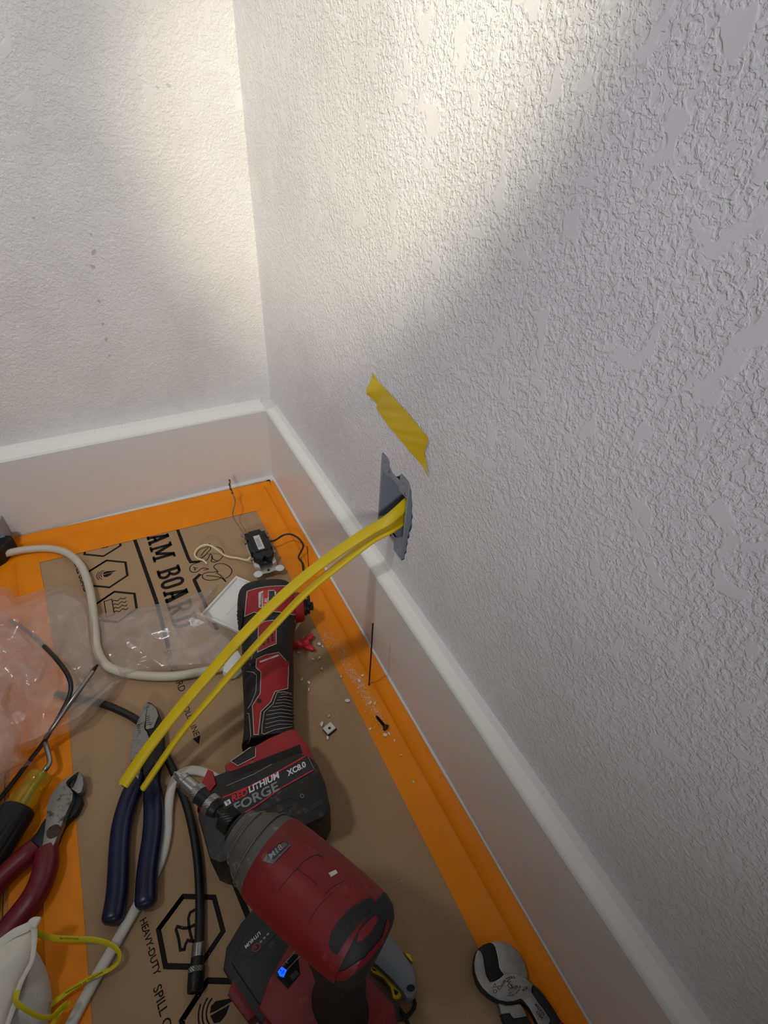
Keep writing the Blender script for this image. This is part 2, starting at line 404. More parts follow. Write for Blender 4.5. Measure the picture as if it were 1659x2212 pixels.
def dline(name, px, w, bvh, mat, parent, off=0.0005, closed=False, seg=5, label=None):
    return drape(name, quads_bm(ribbon2d(px, w, closed), seg), bvh, mat, parent, off, None, label)
def dtext(name, body, o, ex, ey, bvh, mat, parent, off=0.0007, label=None, **k):
    return drape(name, text2d(body, **k), bvh, mat, parent, off, lambda x, y: (o[0]+ex[0]*x+ey[0]*y, o[1]+ex[1]*x+ey[1]*y), label)
def circle(cx, cy, r, n=16, ry=None, rot=0.0):
    ry = ry or r; out = []
    for i in range(n):
        a = 2*math.pi*i/n; x, y = r*math.cos(a), ry*math.sin(a)
        out.append((cx+x*math.cos(rot)-y*math.sin(rot), cy+x*math.sin(rot)+y*math.cos(rot)))
    return out
# ------------------------------------------------------------ room
TB, TR_, HB = 0.0291, 0.0188, 0.14          # baseboard thickness back / right, height
fl = box('floor', -1.6, 0.12, -1.9, 0.12, -0.03, -0.004, wood_mat); fl['kind'] = 'structure'
plank = box_bm(-0.0407, 0.0407, -0.95, 0.95, -0.004, 0.0, 0.0006, 1); pm = bpy.data.meshes.new('floorboard'); plank.to_mesh(pm); plank.free(); pm.materials.append(wood_mat)
for i in range(19):
    o = bpy.data.objects.new('floorboard', pm); COL.objects.link(o); o.parent = fl; o.location = (-1.55+i*0.082, -0.93, 0)

HOLE = []
def ragged_hole():
    # outline of the cut opening in the right wall (y, z), rough on the near edge
    top = [(-0.4085, 0.2865), (-0.418, 0.2868), (-0.424, 0.2862), (-0.4268, 0.279), (-0.433, 0.2755), (-0.441, 0.2758), (-0.446, 0.280), (-0.4515, 0.2868), (-0.459, 0.287), (-0.4665, 0.2862)]
    near = [(-0.4725, 0.279), (-0.4735, 0.273), (-0.4765, 0.266), (-0.4768, 0.258), (-0.4798, 0.252), (-0.4785, 0.246), (-0.4802, 0.240), (-0.4790, 0.233), (-0.4768, 0.228), (-0.4778, 0.222), (-0.4748, 0.217), (-0.4762, 0.212), (-0.4746, 0.205), (-0.4755, 0.198), (-0.4727, 0.192), (-0.4732, 0.186), (-0.4698, 0.181)]
    bot = [(-0.4672, 0.1775), (-0.459, 0.177), (-0.452, 0.178), (-0.4475, 0.186), (-0.440, 0.188), (-0.432, 0.187), (-0.427, 0.179), (-0.418, 0.177), (-0.4088, 0.178)]
    far = [(-0.4078, 0.2), (-0.408, 0.23), (-0.4077, 0.26)]
    return top+near+bot+far
HOLE = ragged_hole()
def make_wall_right():
    Y0, Y1, Z0, Z1 = 0.0, -1.9, -0.004, 2.4
    bm = bmesh.new()
    ins = [bm.verts.new((0, y, z)) for y, z in HOLE]
    n = len(ins)
    # a coarse frame of quads out to the wall's corners, then the fill between
    outer = [bm.verts.new((0, y, z)) for y, z in ((Y0, Z0), (Y0, 0.15), (Y0, 0.32), (Y0, Z1), (-0.4, Z1), (-0.48, Z1), (Y1, Z1), (Y1, 0.32), (Y1, 0.15), (Y1, Z0), (-0.48, Z0), (-0.4, Z0))]
    ed = [bm.edges.new((ins[i], ins[(i+1) % n])) for i in range(n)]+[bm.edges.new((outer[i], outer[(i+1) % len(outer)])) for i in range(len(outer))]
    bmesh.ops.triangle_fill(bm, use_beauty=True, use_dissolve=False, edges=ed)
    # remove faces inside the hole (if any)
    for f in list(bm.faces):
        if all(v in ins for v in f.verts):
            c = f.calc_center_median()
            if -0.466 < c.y < -0.41 and 0.19 < c.z < 0.275: bm.faces.remove(f)
    w = frombm('wall_right', bm, wall_r_mat); w['kind'] = 'structure'
    rings = [[Vector((0, y, z)) for y, z in HOLE], [Vector((0.013, y, z)) for y, z in HOLE]]
    V, Fc = rings_mesh(rings, cap=False); mk('cut_edge', V, Fc, gyp_mat, w)
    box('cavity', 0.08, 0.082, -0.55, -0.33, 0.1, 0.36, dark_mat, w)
    return w
wall_right = make_wall_right()
wb = mk('wall_back', [(-1.6, 0, -0.004), (0, 0, -0.004), (0, 0, 2.4), (-1.6, 0, 2.4)], [(0, 1, 2, 3)], wall_b_mat); wb['kind'] = 'structure'

def baseboard(name, prof, path, mat):
    """profile (outwards, z) swept along a straight run with slight waviness"""
    rings = []
    A, B, nrm = Vector(path[0]), Vector(path[1]), Vector(path[2]); N = 60
    for i in range(N+1):
        p = A.lerp(B, i/N); wv = 0.0006*noise.noise((p.x*9+3, p.y*9, 1.3)); zz = 0.0008*noise.noise((p.x*7, p.y*7, 9.3))
        rings.append([p+nrm*(d+(wv if d > 0.004 else 0))+Vector((0, 0, z+(zz if z > 0.1 else 0))) for d, z in prof])
    V, Fc = rings_mesh(rings); o = mk(name, V, Fc, mat, None, 30); o['kind'] = 'structure'; return o
bbr = baseboard('baseboard_right', [(0, 0), (TR_, 0), (TR_, HB-0.0025), (TR_-0.0012, HB-0.0006), (TR_-0.003, HB), (0, HB+0.0012)], ((0, 0, 0), (0, -1.9, 0), (-1, 0, 0)), base_mat)
bbb = baseboard('baseboard_back', [(0, 0), (TB, 0), (TB, HB-0.0025), (TB-0.0012, HB-0.0006), (TB-0.003, HB), (0, HB+0.0012)], ((0, 0, 0), (-1.6, 0, 0), (0, -1, 0)), base_b_mat)
# dust-specked ledges, whitened as if lit from above, and caulk beads
def strip(name, x, mat, parent, axis):
    """x: list of (offset from wall, z)"""
    rings = []; N = 80
    for i in range(N+1):
        t = i/N; wv = 0.0009*noise.noise((t*22, 4.1, 0.5))
        ring = []
        for k, (d, z) in enumerate(x):
            dd = d+(wv if k in (1, 2) else 0)
            ring.append(Vector((-dd, -TB-t*(1.9-TB), z)) if axis == 'y' else Vector((-TR_-t*(1.6-TR_), -dd, z)))
        rings.append(ring)
    V, Fc = rings_mesh(rings); return mk(name, V, Fc, mat, parent, 40)
strip('ledge', [(0, HB+0.0005), (0.0165, HB-0.0002), (0.0160, HB+0.0008), (0.0, HB+0.0020)], trimtop_mat, bbr, 'y')
strip('ledge', [(0, HB+0.0005), (0.0265, HB-0.0002), (0.0260, HB+0.0008), (0.0, HB+0.0020)], trimtop_mat, bbb, 'x')
strip('wall_caulk', [(0, HB), (0.006, HB+0.0012), (0.0025, HB+0.004), (0.0, HB+0.0065)], caulk_mat, bbr, 'y')
strip('wall_caulk', [(0, HB), (0.006, HB+0.0012), (0.0025, HB+0.004), (0.0, HB+0.0065)], caulk_mat, bbb, 'x')
strip('floor_caulk', [(TR_-0.001, 0), (0.0272, 0.0), (0.0262, 0.0022), (TR_-0.001, 0.0034)], caulk_mat, bbr, 'y')
strip('floor_caulk', [(TB-0.001, 0), (0.0362, 0.0), (0.0352, 0.0022), (TB-0.001, 0.0034)], caulk_mat, bbb, 'x')
# low grey block just in view at the left
cw = WY(-16, 1100, -0.031)
tr = mk('left_block_1', *rings_mesh([[Vector((cw.x-0.09, -0.032-0.02*k, 0.0)), Vector((cw.x+0.006-0.004*k, -0.032-0.02*k, 0.0)), Vector((cw.x+0.006-0.004*k, -0.032-0.02*k, 0.05)), Vector((cw.x-0.09, -0.032-0.02*k, 0.05))] for k in (0, 1)]), greyblock_mat); tr['kind'] = 'structure'

# ------------------------------------------------------------ floor board and its print
ZB = 0.0014
board = frombm('floor_protection_board', prism_bm([(-0.412, -0.07), (-0.055, -0.07), (-0.055, -1.5), (-0.392, -1.5), (-0.392, -0.3)], 0.0001, ZB, 0.0), card_mat)
tag(board, 'brown kraft floor protection board printed with black hexagons, lying between the orange tape', 'floor board')
ZI = ZB+0.00012
def ink(name, quads=None, polys=None, tri=None):
    bm = bmesh.new()
    for q in (quads or []): bm.faces.new([bm.verts.new((p[0], p[1], ZI)) for p in q])
    for pl in (polys or []):
        vs = [bm.verts.new((p[0], p[1], ZI)) for p in pl]
        for t in tessellate_polygon([[Vector((p[0], p[1], 0)) for p in pl]]):
            try: bm.faces.new([vs[i] for i in t])
            except ValueError: pass
    for f in bm.faces:
        f.normal_update()
        if f.normal.z < 0: f.normal_flip()
    me = bpy.data.meshes.new(name); bm.to_mesh(me); bm.free(); return link(name, me, ink_mat, board)
def fp(pts): return [F(a, b, ZI) for a, b in pts]
def iline(name, pts, w, closed=False): return ink(name, ribbon2d(pts, w, closed))
def itext(name, body, o, d, up, size, bold=0.0, spacing=1.0):
    bm = text2d(body, size=size, bold=bold, spacing=spacing); d = Vector(d).normalized(); up = Vector(up).normalized()
    for v in bm.verts: v.co = Vector((o[0]+d.x*v.co.x+up.x*v.co.y, o[1]+d.y*v.co.x+up.y*v.co.y, ZI))
    for f in bm.faces:
        f.normal_update()
        if f.normal.z < 0: f.normal_flip()
    me = bpy.data.meshes.new(name); bm.to_mesh(me); bm.free(); return link(name, me, ink_mat, board)
# slab-serif capitals on a 1 x 1 grid: strokes as (x0,y0,x1,y1,width) and boxes
def slab(ch):
    B = lambda x0, y0, x1, y1: [(x0, y0), (x1, y0), (x1, y1), (x0, y1)]
    def S(x0, y0, x1, y1, w): return [(x0-w/2, y0), (x0+w/2, y0), (x1+w/2, y1), (x1-w/2, y1)]
    def arc(cx, cy, rx, ry, a0, a1, w, n=10):
        q = []
        for i in range(n):
            t0 = math.radians(a0+(a1-a0)*i/n); t1 = math.radians(a0+(a1-a0)*(i+1)/n)
            q.append([(cx+rx*math.cos(t0), cy+ry*math.sin(t0)), (cx+rx*math.cos(t1), cy+ry*math.sin(t1)), (cx+(rx-w)*math.cos(t1), cy+(ry-w*0.8)*math.sin(t1)), (cx+(rx-w)*math.cos(t0), cy+(ry-w*0.8)*math.sin(t0))])
        return q
    w = 0.20
    if ch == 'A': return [S(0.17, 0, 0.38, 1, w), S(0.65, 0, 0.42, 1, w+0.05), B(0.24, 0.28, 0.6, 0.4), B(0, 0, 0.34, 0.11), B(0.48, 0, 0.84, 0.11), B(0.22, 0.9, 0.5, 1)], 0.86
    if ch == 'M': return [B(0.12, 0, 0.29, 1), B(0.83, 0, 1.02, 1), S(0.22, 1, 0.56, 0.18, w), S(0.92, 1, 0.58, 0.18, w), B(0, 0, 0.4, 0.11), B(0.72, 0, 1.14, 0.11), B(0, 0.89, 0.28, 1), B(0.86, 0.89, 1.14, 1)], 1.18
    if ch == 'B': return [B(0.1, 0, 0.29, 1), B(0, 0, 0.4, 0.12), B(0, 0.88, 0.4, 1), B(0.28, 0.45, 0.45, 0.57), B(0.28, 0, 0.42, 0.12), B(0.28, 0.88, 0.42, 1)]+arc(0.42, 0.27, 0.27, 0.27, -90, 90, 0.18)+arc(0.40, 0.74, 0.25, 0.26, -90, 90, 0.18), 0.74
    if ch == 'O': return [B(0.04, 0.28, 0.22, 0.72), B(0.44, 0.28, 0.62, 0.72)]+arc(0.33, 0.28, 0.29, 0.29, 180, 360, 0.18)+arc(0.33, 0.72, 0.29, 0.29, 0, 180, 0.18), 0.70
    if ch == 'R': return [B(0.1, 0, 0.29, 1), B(0, 0, 0.4, 0.11), B(0, 0.88, 0.4, 1), B(0.28, 0.42, 0.45, 0.54), B(0.28, 0.88, 0.42, 1), S(0.62, 0, 0.42, 0.46, w), B(0.5, 0, 0.82, 0.11)]+arc(0.40, 0.71, 0.26, 0.29, -90, 90, 0.18), 0.84
    if ch == 'D': return [B(0.1, 0, 0.29, 1), B(0, 0, 0.4, 0.12), B(0, 0.88, 0.4, 1)]+arc(0.34, 0.5, 0.34, 0.5, -90, 90, 0.19, 14), 0.78
    return [], 0.35
def slab_word(word, o, d, up, h, sx=1.0):
    d = Vector((d[0], d[1])).normalized(); up = Vector((up[0], up[1])).normalized(); x = 0.0
    for ch in word:
        polys, adv = slab(ch)
        if polys:
            P = [[Vector(o[:2])+d*((x+a*sx)*h)+up*(b*h) for a, b in pl] for pl in polys]; ink('printed_letter', None, P)
        x += adv*sx
RD, RU = (0.022, -0.9998), (0.9998, 0.022)
slab_word('M', (-0.2522, -0.1325), RD, RU, 0.0325, 1.0)
slab_word('A', (-0.2525, -0.1055), RD, RU, 0.0325, 0.88)
slab_word('BOARD', (-0.2508, -0.1885), RD, RU, 0.0325, 0.98)
# long rules beside the lettering
iline('printed_rule', [(-0.2708, -0.09), (-0.2607, -0.2478), (-0.2595, -0.335)], 0.0052)
iline('printed_rule', [(-0.2565, -0.6), (-0.2525, -0.63), (-0.2476, -0.667), (-0.242, -0.9)], 0.0052)
iline('printed_rule', fp([(380, 1135), (407, 1206), (412, 1214), (432, 1213)]), 0.0048)
iline('printed_rule', fp([(433, 1240), (420, 1252), (421, 1256), (432, 1280), (446, 1312), (470, 1360)]), 0.0052)
# animal-head emblem
zE = zoom(150, 1130, 4.1475)
EM = [
    [(1085, 350), (1150, 352), (1100, 372), (1078, 400), (1085, 430), (1115, 442), (1150, 432), (1180, 408), (1200, 405)],
    [(1160, 345), (1230, 330), (1250, 300), (1260, 280), (1275, 285), (1280, 310), (1270, 340), (1300, 350), (1340, 335)],
    [(1140, 270), (1170, 235), (1225, 215), (1258, 205), (1262, 235), (1235, 265), (1215, 290), (1175, 318), (1140, 300), (1140, 270)],
    [(1180, 290), (1215, 245), (1258, 205), (1255, 182)],
    [(1320, 210), (1365, 235), (1382, 270), (1365, 310), (1330, 338), (1290, 325), (1270, 300)],
    [(1300, 405), (1295, 385), (1320, 368), (1370, 362), (1425, 385), (1455, 420), (1450, 450), (1425, 480), (1395, 495)],
    [(1300, 405), (1320, 420), (1330, 440), (1310, 432), (1295, 440), (1245, 440), (1200, 455), (1190, 475), (1205, 500), (1250, 512), (1320, 505), (1360, 490)],
    [(1225, 470), (1290, 475), (1360, 490), (1400, 525), (1385, 500), (1345, 462), (1310, 445)],
    [(1195, 400), (1225, 405), (1245, 412), (1200, 420)],
    [(1110, 395), (1128, 402), (1150, 400)], [(1128, 402), (1120, 418), (1135, 418)],
]
for e in EM: iline('printed_emblem_line', fp(zE([tuple(v)[:2] for v in catmull([(a, b, 0) for a, b in e], 4)])), 0.0014)
# hexagons with icons; each described by its centre and tilt
def hexagon(cx, cy, r, w, tilt): 
    pts = [(cx+r*math.cos(tilt+math.pi/3*k), cy+r*math.sin(tilt+math.pi/3*k)) for k in range(6)]
    iline('printed_hexagon', pts+[pts[0], pts[1]], w)
def droplet(cx, cy, s):
    ink('printed_droplet', None, [[(cx+s*a, cy+s*b) for a, b in [(-0.35, 0.08), (-0.25, 0.32), (0.0, 0.38), (0.3, 0.28), (0.85, 0.1), (0.7, 0.03), (0.0, 0.04)]], [(cx+s*a, cy+s*b) for a, b in [(-0.36, 0.0), (0.55, -0.03), (0.3, -0.3), (0.0, -0.42), (-0.26, -0.34)]]])
    for rr, a0, a1 in ((0.6, 110, 215), (0.78, 120, 235), (0.95, 140, 220)):
        iline('printed_ripple', [(cx+s*(0.08+rr*math.cos(math.radians(a))), cy+s*rr*math.sin(math.radians(a))) for a in range(a0, a1+1, 12)], s*0.07)
H1 = [(-0.3162, -0.0953), (-0.3150, -0.1650), (-0.3118, -0.2347)]
for cx, cy in H1: hexagon(cx, cy, 0.0292, 0.0034, math.radians(88))
droplet(-0.3165, -0.1650, 0.0155)
hx, hy = -0.3115, -0.2345
iline('printed_icon', [(hx-0.014, hy+0.016), (hx-0.004, hy+0.016), (hx-0.004, hy-0.014), (hx-0.014, hy-0.014), (hx-0.014, hy+0.017)], 0.0013)
for k in range(4):
    iline('printed_icon', [(hx-0.004+0.018*t/8, hy+0.011-0.007*k+0.0018*math.sin(t*1.6)) for t in range(9)], 0.0013)
iline('printed_icon', [(-0.322, -0.097), (-0.309, -0.1), (-0.309, -0.106), (-0.318, -0.105)], 0.0014)
H2 = [(-0.2968, -0.6455), (-0.2905, -0.7145)]
for cx, cy in H2: hexagon(cx, cy, 0.0285, 0.0042, math.radians(92))
droplet(-0.2885, -0.7085, 0.0175)
zA = zoom(300, 1900, 5.184)
anv = [(640, 330), (575, 370), (555, 430), (560, 520), (575, 600), (600, 690), (545, 680), (520, 730), (510, 780), (465, 790), (450, 690), (440, 640), (415, 560), (430, 525), (500, 545), (560, 540), (620, 510), (690, 480)]
iline('printed_icon', fp(zA(anv)), 0.0024)
iline('printed_icon', fp(zA([(640, 330), (700, 360), (720, 420), (705, 520), (715, 640), (690, 700), (600, 690)])), 0.0024)
itext('printed_text', 'SPILL GUARD', (-0.3576, -0.124), (0.135, -0.99), (0.99, 0.135), 0.0112, 0.0002)
itext('printed_text', 'HEAVY-DUTY', (-0.3355, -0.618), (0.11, -0.994), (0.994, 0.11), 0.0078, 0.0001, 0.95)
itext('printed_text', 'SPILL GUARD', (-0.3328, -0.6705), (0.11, -0.994), (0.994, 0.11), 0.0095, 0.0001)
itext('printed_text', 'SPILL GUARD', (-0.2665, -0.338), (0.10, -0.995), (0.995, 0.10), 0.0115, 0.0)
itext('printed_text', 'FOLD LINE', (-0.2605, -0.4235), (0.10, -0.995), (0.995, 0.10), 0.0095, 0.0)
ink('printed_arrow', None, [fp([(433, 1588), (416, 1596), (430, 1608)])])

# ------------------------------------------------------------ orange tape
def tape_strip(name, A, B, prof, seed, n=90, amp=0.0005):
    """sweep an open profile [(offset to the right of A->B, z)] along A->B, closing it below"""
    A = Vector(A); B = Vector(B); d = (B-A).normalized(); s = Vector((d.y, -d.x, 0)); rings = []
    for i in range(n+1):
        p = A.lerp(B, i/n); ring = []
        for k, (o, z) in enumerate(prof):
            q = p+s*(o+0.0008*noise.noise((i*0.21, seed, k*0.4))); j = amp*(1+noise.noise((q.x*70, q.y*45, seed)))*(0.3+1.2*(z > 0.003)) if 0 < k < len(prof)-1 else 0.0
            ring.append(Vector((q.x, q.y, z+j)))
        ring += [Vector((v.x, v.y, max(v.z-0.00025, 0.0002))) for v in reversed(ring)]
        rings.append(ring)
    V, Fc = rings_mesh(rings); return mk(name, V, Fc, tape_mat, None, 60)
zt = ZB+0.0004
R0 = [(0.0, zt), (0.008, zt), (0.016, zt), (0.024, zt+0.0002), (0.028, zt+0.0012), (0.031, zt+0.0026), (0.033, zt+0.0012), (0.037, zt+0.0002), (0.043, 0.0016), (0.047, 0.0030), (0.050, 0.0052), (0.0512, 0.0058)]
t1 = tape_strip('orange_tape', (-0.0715, -1.5, 0), (-0.0755, -0.048, 0), R0, 1.1)
tag(t1, 'long orange masking tape strip along the right baseboard, dusted with plaster crumbs', 'tape', 'orange floor tape')
R1 = [(0.0, zt+0.0004), (0.012, zt+0.0004), (0.025, zt+0.0005), (0.036, zt+0.0006), (0.045, zt+0.0002), (0.052, 0.0018), (0.058, 0.0030), (0.064, 0.0045), (0.069, 0.006)]
t2 = tape_strip('orange_tape', (-0.034, -0.116, 0), (-0.452, -0.099, 0), R1, 5.7, 60)
tag(t2, 'orange masking tape strip along the foot of the back baseboard', 'tape', 'orange floor tape')
R2 = [(0.0, zt), (0.01, zt), (0.02, zt), (0.029, zt+0.0001), (0.0305, zt+0.0011), (0.032, zt+0.0001), (0.045, 0.0012), (0.059, 0.0010)]
t3 = tape_strip('orange_tape', (-0.3795, -0.29, 0), (-0.3785, -1.5, 0), [(o, z) for o, z in R2], 9.2, 70)
tag(t3, 'orange masking tape strip on the left edge of the board, under the red-handled cutters', 'tape', 'orange floor tape')
t4 = tape_strip('orange_tape', (-0.4035, -0.088, 0), (-0.381, -0.40, 0), [(o, z+0.0004) for o, z in R2], 3.2, 30)
tag(t4, 'orange masking tape strip on the left edge of the board, under the plastic bag', 'tape', 'orange floor tape')
t5 = tape_strip('orange_tape', (-0.44, -0.072, 0), (-0.425, -0.42, 0), [(o, z+0.0002) for o, z in R2], 13.2, 30)
tag(t5, 'outermost orange masking tape strip at the left, beneath the black plug end of the cord', 'tape', 'orange floor tape')

# ------------------------------------------------------------ electrical box
eb = root('electrical_box', (0.0, -0.438, 0.18), 'open grey plastic electrical box set in the cut hole of the right wall', 'electrical box')
box('side_panel', -0.0006, 0.066, -0.4115, -0.4090, 0.181, 0.2845, greybox_mat, eb, 0.0004, 1)
box('side_panel', -0.0006, 0.066, -0.4680, -0.4655, 0.180, 0.2845, greybox_mat, eb, 0.0004, 1)
box('top_panel', 0.0, 0.066, -0.466, -0.411, 0.2680, 0.2702, greybox_mat, eb)
box('bottom_panel', 0.0, 0.066, -0.466, -0.411, 0.1965, 0.1985, greybox_mat, eb)
box('back_panel', 0.064, 0.066, -0.466, -0.411, 0.196, 0.27, greybox_mat, eb)
box('rib', 0.030, 0.0312, -0.4122, -0.4112, 0.198, 0.268, greybox_mat, eb)
def tabplate(y0, y1, z0, z1, hole):
    bm = bmesh.new(); N = 14
    cy, cz = (y0+y1)/2, hole; r = 0.0031
    out = [(y0, z0), (cy, z0), (y1, z0), (y1, (z0+z1)/2), (y1, z1), (cy, z1), (y0, z1), (y0, (z0+z1)/2)]
    vi = [[bm.verts.new((x, cy+r*math.cos(2*math.pi*k/N), cz+r*1.25*math.sin(2*math.pi*k/N))) for k in range(N)] for x in (-0.0008, 0.0022)]
    vo = [[bm.verts.new((x, a, b)) for a, b in out] for x in (-0.0008, 0.0022)]
    for L_ in (0, 1):
        ed = [bm.edges.new((vi[L_][k], vi[L_][(k+1) % N])) for k in range(N)]+[bm.edges.new((vo[L_][k], vo[L_][(k+1) % 8])) for k in range(8)]
        bmesh.ops.triangle_fill(bm, use_beauty=True, edges=ed)
    for k in range(8): bm.faces.new((vo[0][k], vo[0][(k+1) % 8], vo[1][(k+1) % 8], vo[1][k]))
    for k in range(N): bm.faces.new((vi[0][k], vi[0][(k+1) % N], vi[1][(k+1) % N], vi[1][k]))
    return frombm('screw_tab', bm, greybox_mat, eb, 40)
tabplate(-0.4262, -0.4095, 0.2655, 0.2848, 0.2765); tabplate(-0.4675, -0.4500, 0.2655, 0.2848, 0.2765)
tabplate(-0.4262, -0.4095, 0.1802, 0.1990, 0.1885); tabplate(-0.4675, -0.4500, 0.1797, 0.1990, 0.1885)
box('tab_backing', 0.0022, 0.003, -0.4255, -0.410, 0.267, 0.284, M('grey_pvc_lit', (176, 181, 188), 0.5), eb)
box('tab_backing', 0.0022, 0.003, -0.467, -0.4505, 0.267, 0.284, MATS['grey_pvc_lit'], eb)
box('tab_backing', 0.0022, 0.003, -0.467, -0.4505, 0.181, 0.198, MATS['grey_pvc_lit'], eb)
box('bridge', -0.0004, 0.002, -0.4505, -0.4258, 0.2680, 0.2745, greybox_mat, eb, 0.0003, 1)
box('bridge', -0.0004, 0.002, -0.4505, -0.4258, 0.1905, 0.1985, greybox_mat, eb, 0.0003, 1)
lathe('device_screw', (-0.0012, -0.4630, 0.2690), (1, 0, 0), [(0, 0.0006), (0, 0.0017), (0.001, 0.0021), (0.004, 0.0014)], chrome_mat, eb, 10)
lathe('device_screw', (-0.0012, -0.4275, 0.2730), (1, 0, 0), [(0, 0.0005), (0, 0.0011), (0.001, 0.0013), (0.004, 0.0008)], chrome_mat, eb, 8)
lathe('device_screw', (-0.0014, -0.4400, 0.1945), (1, 0, 0), [(0, 0.0006), (0, 0.0015), (0.001, 0.0018), (0.004, 0.0012)], blackox_mat, eb, 8)

# yellow tape on the wall
zT = zoom(760, 780, 4.81)
TP = zT([(220, 110), (262, 180), (300, 230), (420, 360), (560, 510), (700, 680), (806, 800), (785, 870), (755, 940), (768, 1010), (805, 1130), (802, 1166), (760, 1110), (700, 1040), (560, 880), (400, 690), (300, 550), (258, 490), (266, 455), (245, 400), (192, 345), (186, 290), (205, 220)])
bm = poly2d(TP, 5)
for v in bm.verts:
    q = WX(v.co.x, v.co.y, -0.0006); k = noise.noise((q.y*60+q.z*120, q.z*30, 0.4))
    lift = 0.004*max(0.0, 1-(v.co-Vector((801, 845, 0))).length/28)+0.002*max(0.0, 1-(v.co-Vector((927, 1018, 0))).length/20)
    v.co = q+Vector((-0.0006*(1+k)-lift, 0, 0))
g = bmesh.ops.solidify(bm, geom=list(bm.faces), thickness=0.0003)
tag(frombm('wall_tape', bm, ytape_mat, None, 60), 'torn piece of yellow tape stuck slantwise on the right wall above the electrical box', 'tape')

# yellow cables
def cable_path(start, pxs, n=7): return catmull(start+[tuple(F(*q)) for q in pxs], n)
c1 = cable_path([(0.055, -0.428, 0.240), (0.022, -0.4375, 0.2335)], [(840, 1122, 0.2225), (796, 1148, 0.209), (728, 1193, 0.187), (660, 1244, 0.163), (591, 1305, 0.138), (523, 1374, 0.113), (455, 1452, 0.088), (387, 1531, 0.066), (318, 1619, 0.048), (266, 1696, 0.037)])
c2 = cable_path([(0.055, -0.430, 0.224), (0.022, -0.4400, 0.2155)], [(840, 1145, 0.2085), (796, 1171, 0.195), (728, 1224, 0.172), (660, 1281, 0.148), (591, 1353, 0.120), (523, 1428, 0.096), (455, 1507, 0.075), (387, 1589, 0.055), (308, 1704, 0.034)])
def yellow_cable(path, tw, lab, wid=0.0066):
    r = root('yellow_cable', path[-1], lab, 'cable', 'yellow cables from the wall box')
    tube('jacket', path, wid, ycab_mat, r, b=0.0028, n=14, twist=tw, power=2.6)
    d = (path[-1]-path[-2]).normalized(); sd = d.cross(Vector((0, 0, 1))).normalized(); sd = Matrix.Rotation(tw(1.0), 3, d) @ sd
    for k, m_ in ((-0.0034, black_wire), (0.0, copper_mat), (0.0034, ivory_mat)):
        e = path[-1]+sd*k; tube('conductor', [e-d*0.004, e+d*0.0012], 0.0012, m_, r, n=8)
    return r
yellow_cable(c1, lambda f: -0.35+0.55*f, 'upper flat yellow cable with the wide cut end, hanging from the wall box')
yellow_cable(c2, lambda f: -0.1+1.0*f, 'lower yellow cable with the narrow cut end, hanging from the wall box')
#PART3
# ------------------------------------------------------------ duplex receptacle lying face down
rc = F(562, 1186, 0.015); ra = (F(588, 1243, 0.012)-F(548, 1146, 0.012)); ra.z = 0; ra.normalize()
RM = frame((rc.x, rc.y, ZB), ra)      # local x: towards the ears end, y: left of it, z up
rec = root('wall_receptacle', (rc.x, rc.y, ZB), 'removed wall receptacle lying face down with black back and three wires still attached', 'receptacle')
lprism('face', [(-0.033, -0.014), (-0.029, -0.0165), (0.030, -0.0165), (0.0345, -0.011), (0.036, 0), (0.0345, 0.011), (0.030, 0.0165), (-0.029, 0.0165), (-0.033, 0.014)], 0.0, 0.010, white_mat, rec, RM, 0.002, 0)
def strap_end(s):
    pts = [(0.030, -0.010), (0.040, -0.010), (0.042, -0.016), (0.046, -0.020), (0.052, -0.019), (0.054, -0.014), (0.050, -0.008), (0.0515, 0.0), (0.050, 0.008), (0.054, 0.014), (0.052, 0.019), (0.046, 0.020), (0.042, 0.016), (0.040, 0.010), (0.030, 0.010)]
    if s < 0: pts = [(-x*0.90, y) for x, y in pts]
    return lprism('mounting_strap', pts, 0.010, 0.0115, steel_mat if s > 0 else chrome_mat, rec, RM, 0.0003)
sp = strap_end(1); strap_end(-1)
for yy in (-0.0165, 0.0165): lprism('ear', circle(0.0485, yy, 0.0065, 12), 0.0112, 0.0124, white_mat, rec, RM, 0.0004)
lprism('strap_screw_hole', circle(0.046, 0.0, 0.0022, 10), 0.0114, 0.0118, blk3_mat, rec, RM)
bk = lprism('back_body', [(-0.032, -0.011), (-0.032, -0.0155), (-0.016, -0.0155), (-0.016, -0.0135), (-0.010, -0.0135), (-0.010, -0.0165), (0.012, -0.0165), (0.012, -0.0135), (0.017, -0.0135), (0.022, -0.0155), (0.030, -0.010), (0.032, -0.004), (0.026, 0.0), (0.032, 0.004), (0.030, 0.010), (0.022, 0.0155), (0.017, 0.0135), (0.012, 0.0135), (0.012, 0.0165), (-0.010, 0.0165), (-0.010, 0.0135), (-0.016, 0.0135), (-0.016, 0.0155), (-0.028, 0.0155), (-0.028, 0.011), (-0.034, 0.009), (-0.034, -0.008)], 0.0115, 0.024, blk2_mat, rec, RM, 0.0012)
lprism('back_ridge', [(-0.022, -0.010), (0.016, -0.010), (0.016, 0.010), (-0.022, 0.010)], 0.024, 0.0255, blk2_mat, rec, RM, 0.0008)
stk = lprism('sticker', [(-0.019, -0.0048), (0.013, -0.0048), (0.013, 0.0048), (-0.019, 0.0048)], 0.0255, 0.0257, label_mat, rec, RM)
for k in range(9): lprism('sticker_print', [(-0.012+k*0.0022, -0.0035), (-0.011+k*0.0022, -0.0035), (-0.011+k*0.0022, 0.002), (-0.012+k*0.0022, 0.002)], 0.0257, 0.0258, MATS['label_grey'], stk, RM)
def lp(m4, x, y, z): return m4 @ Vector((x, y, z))
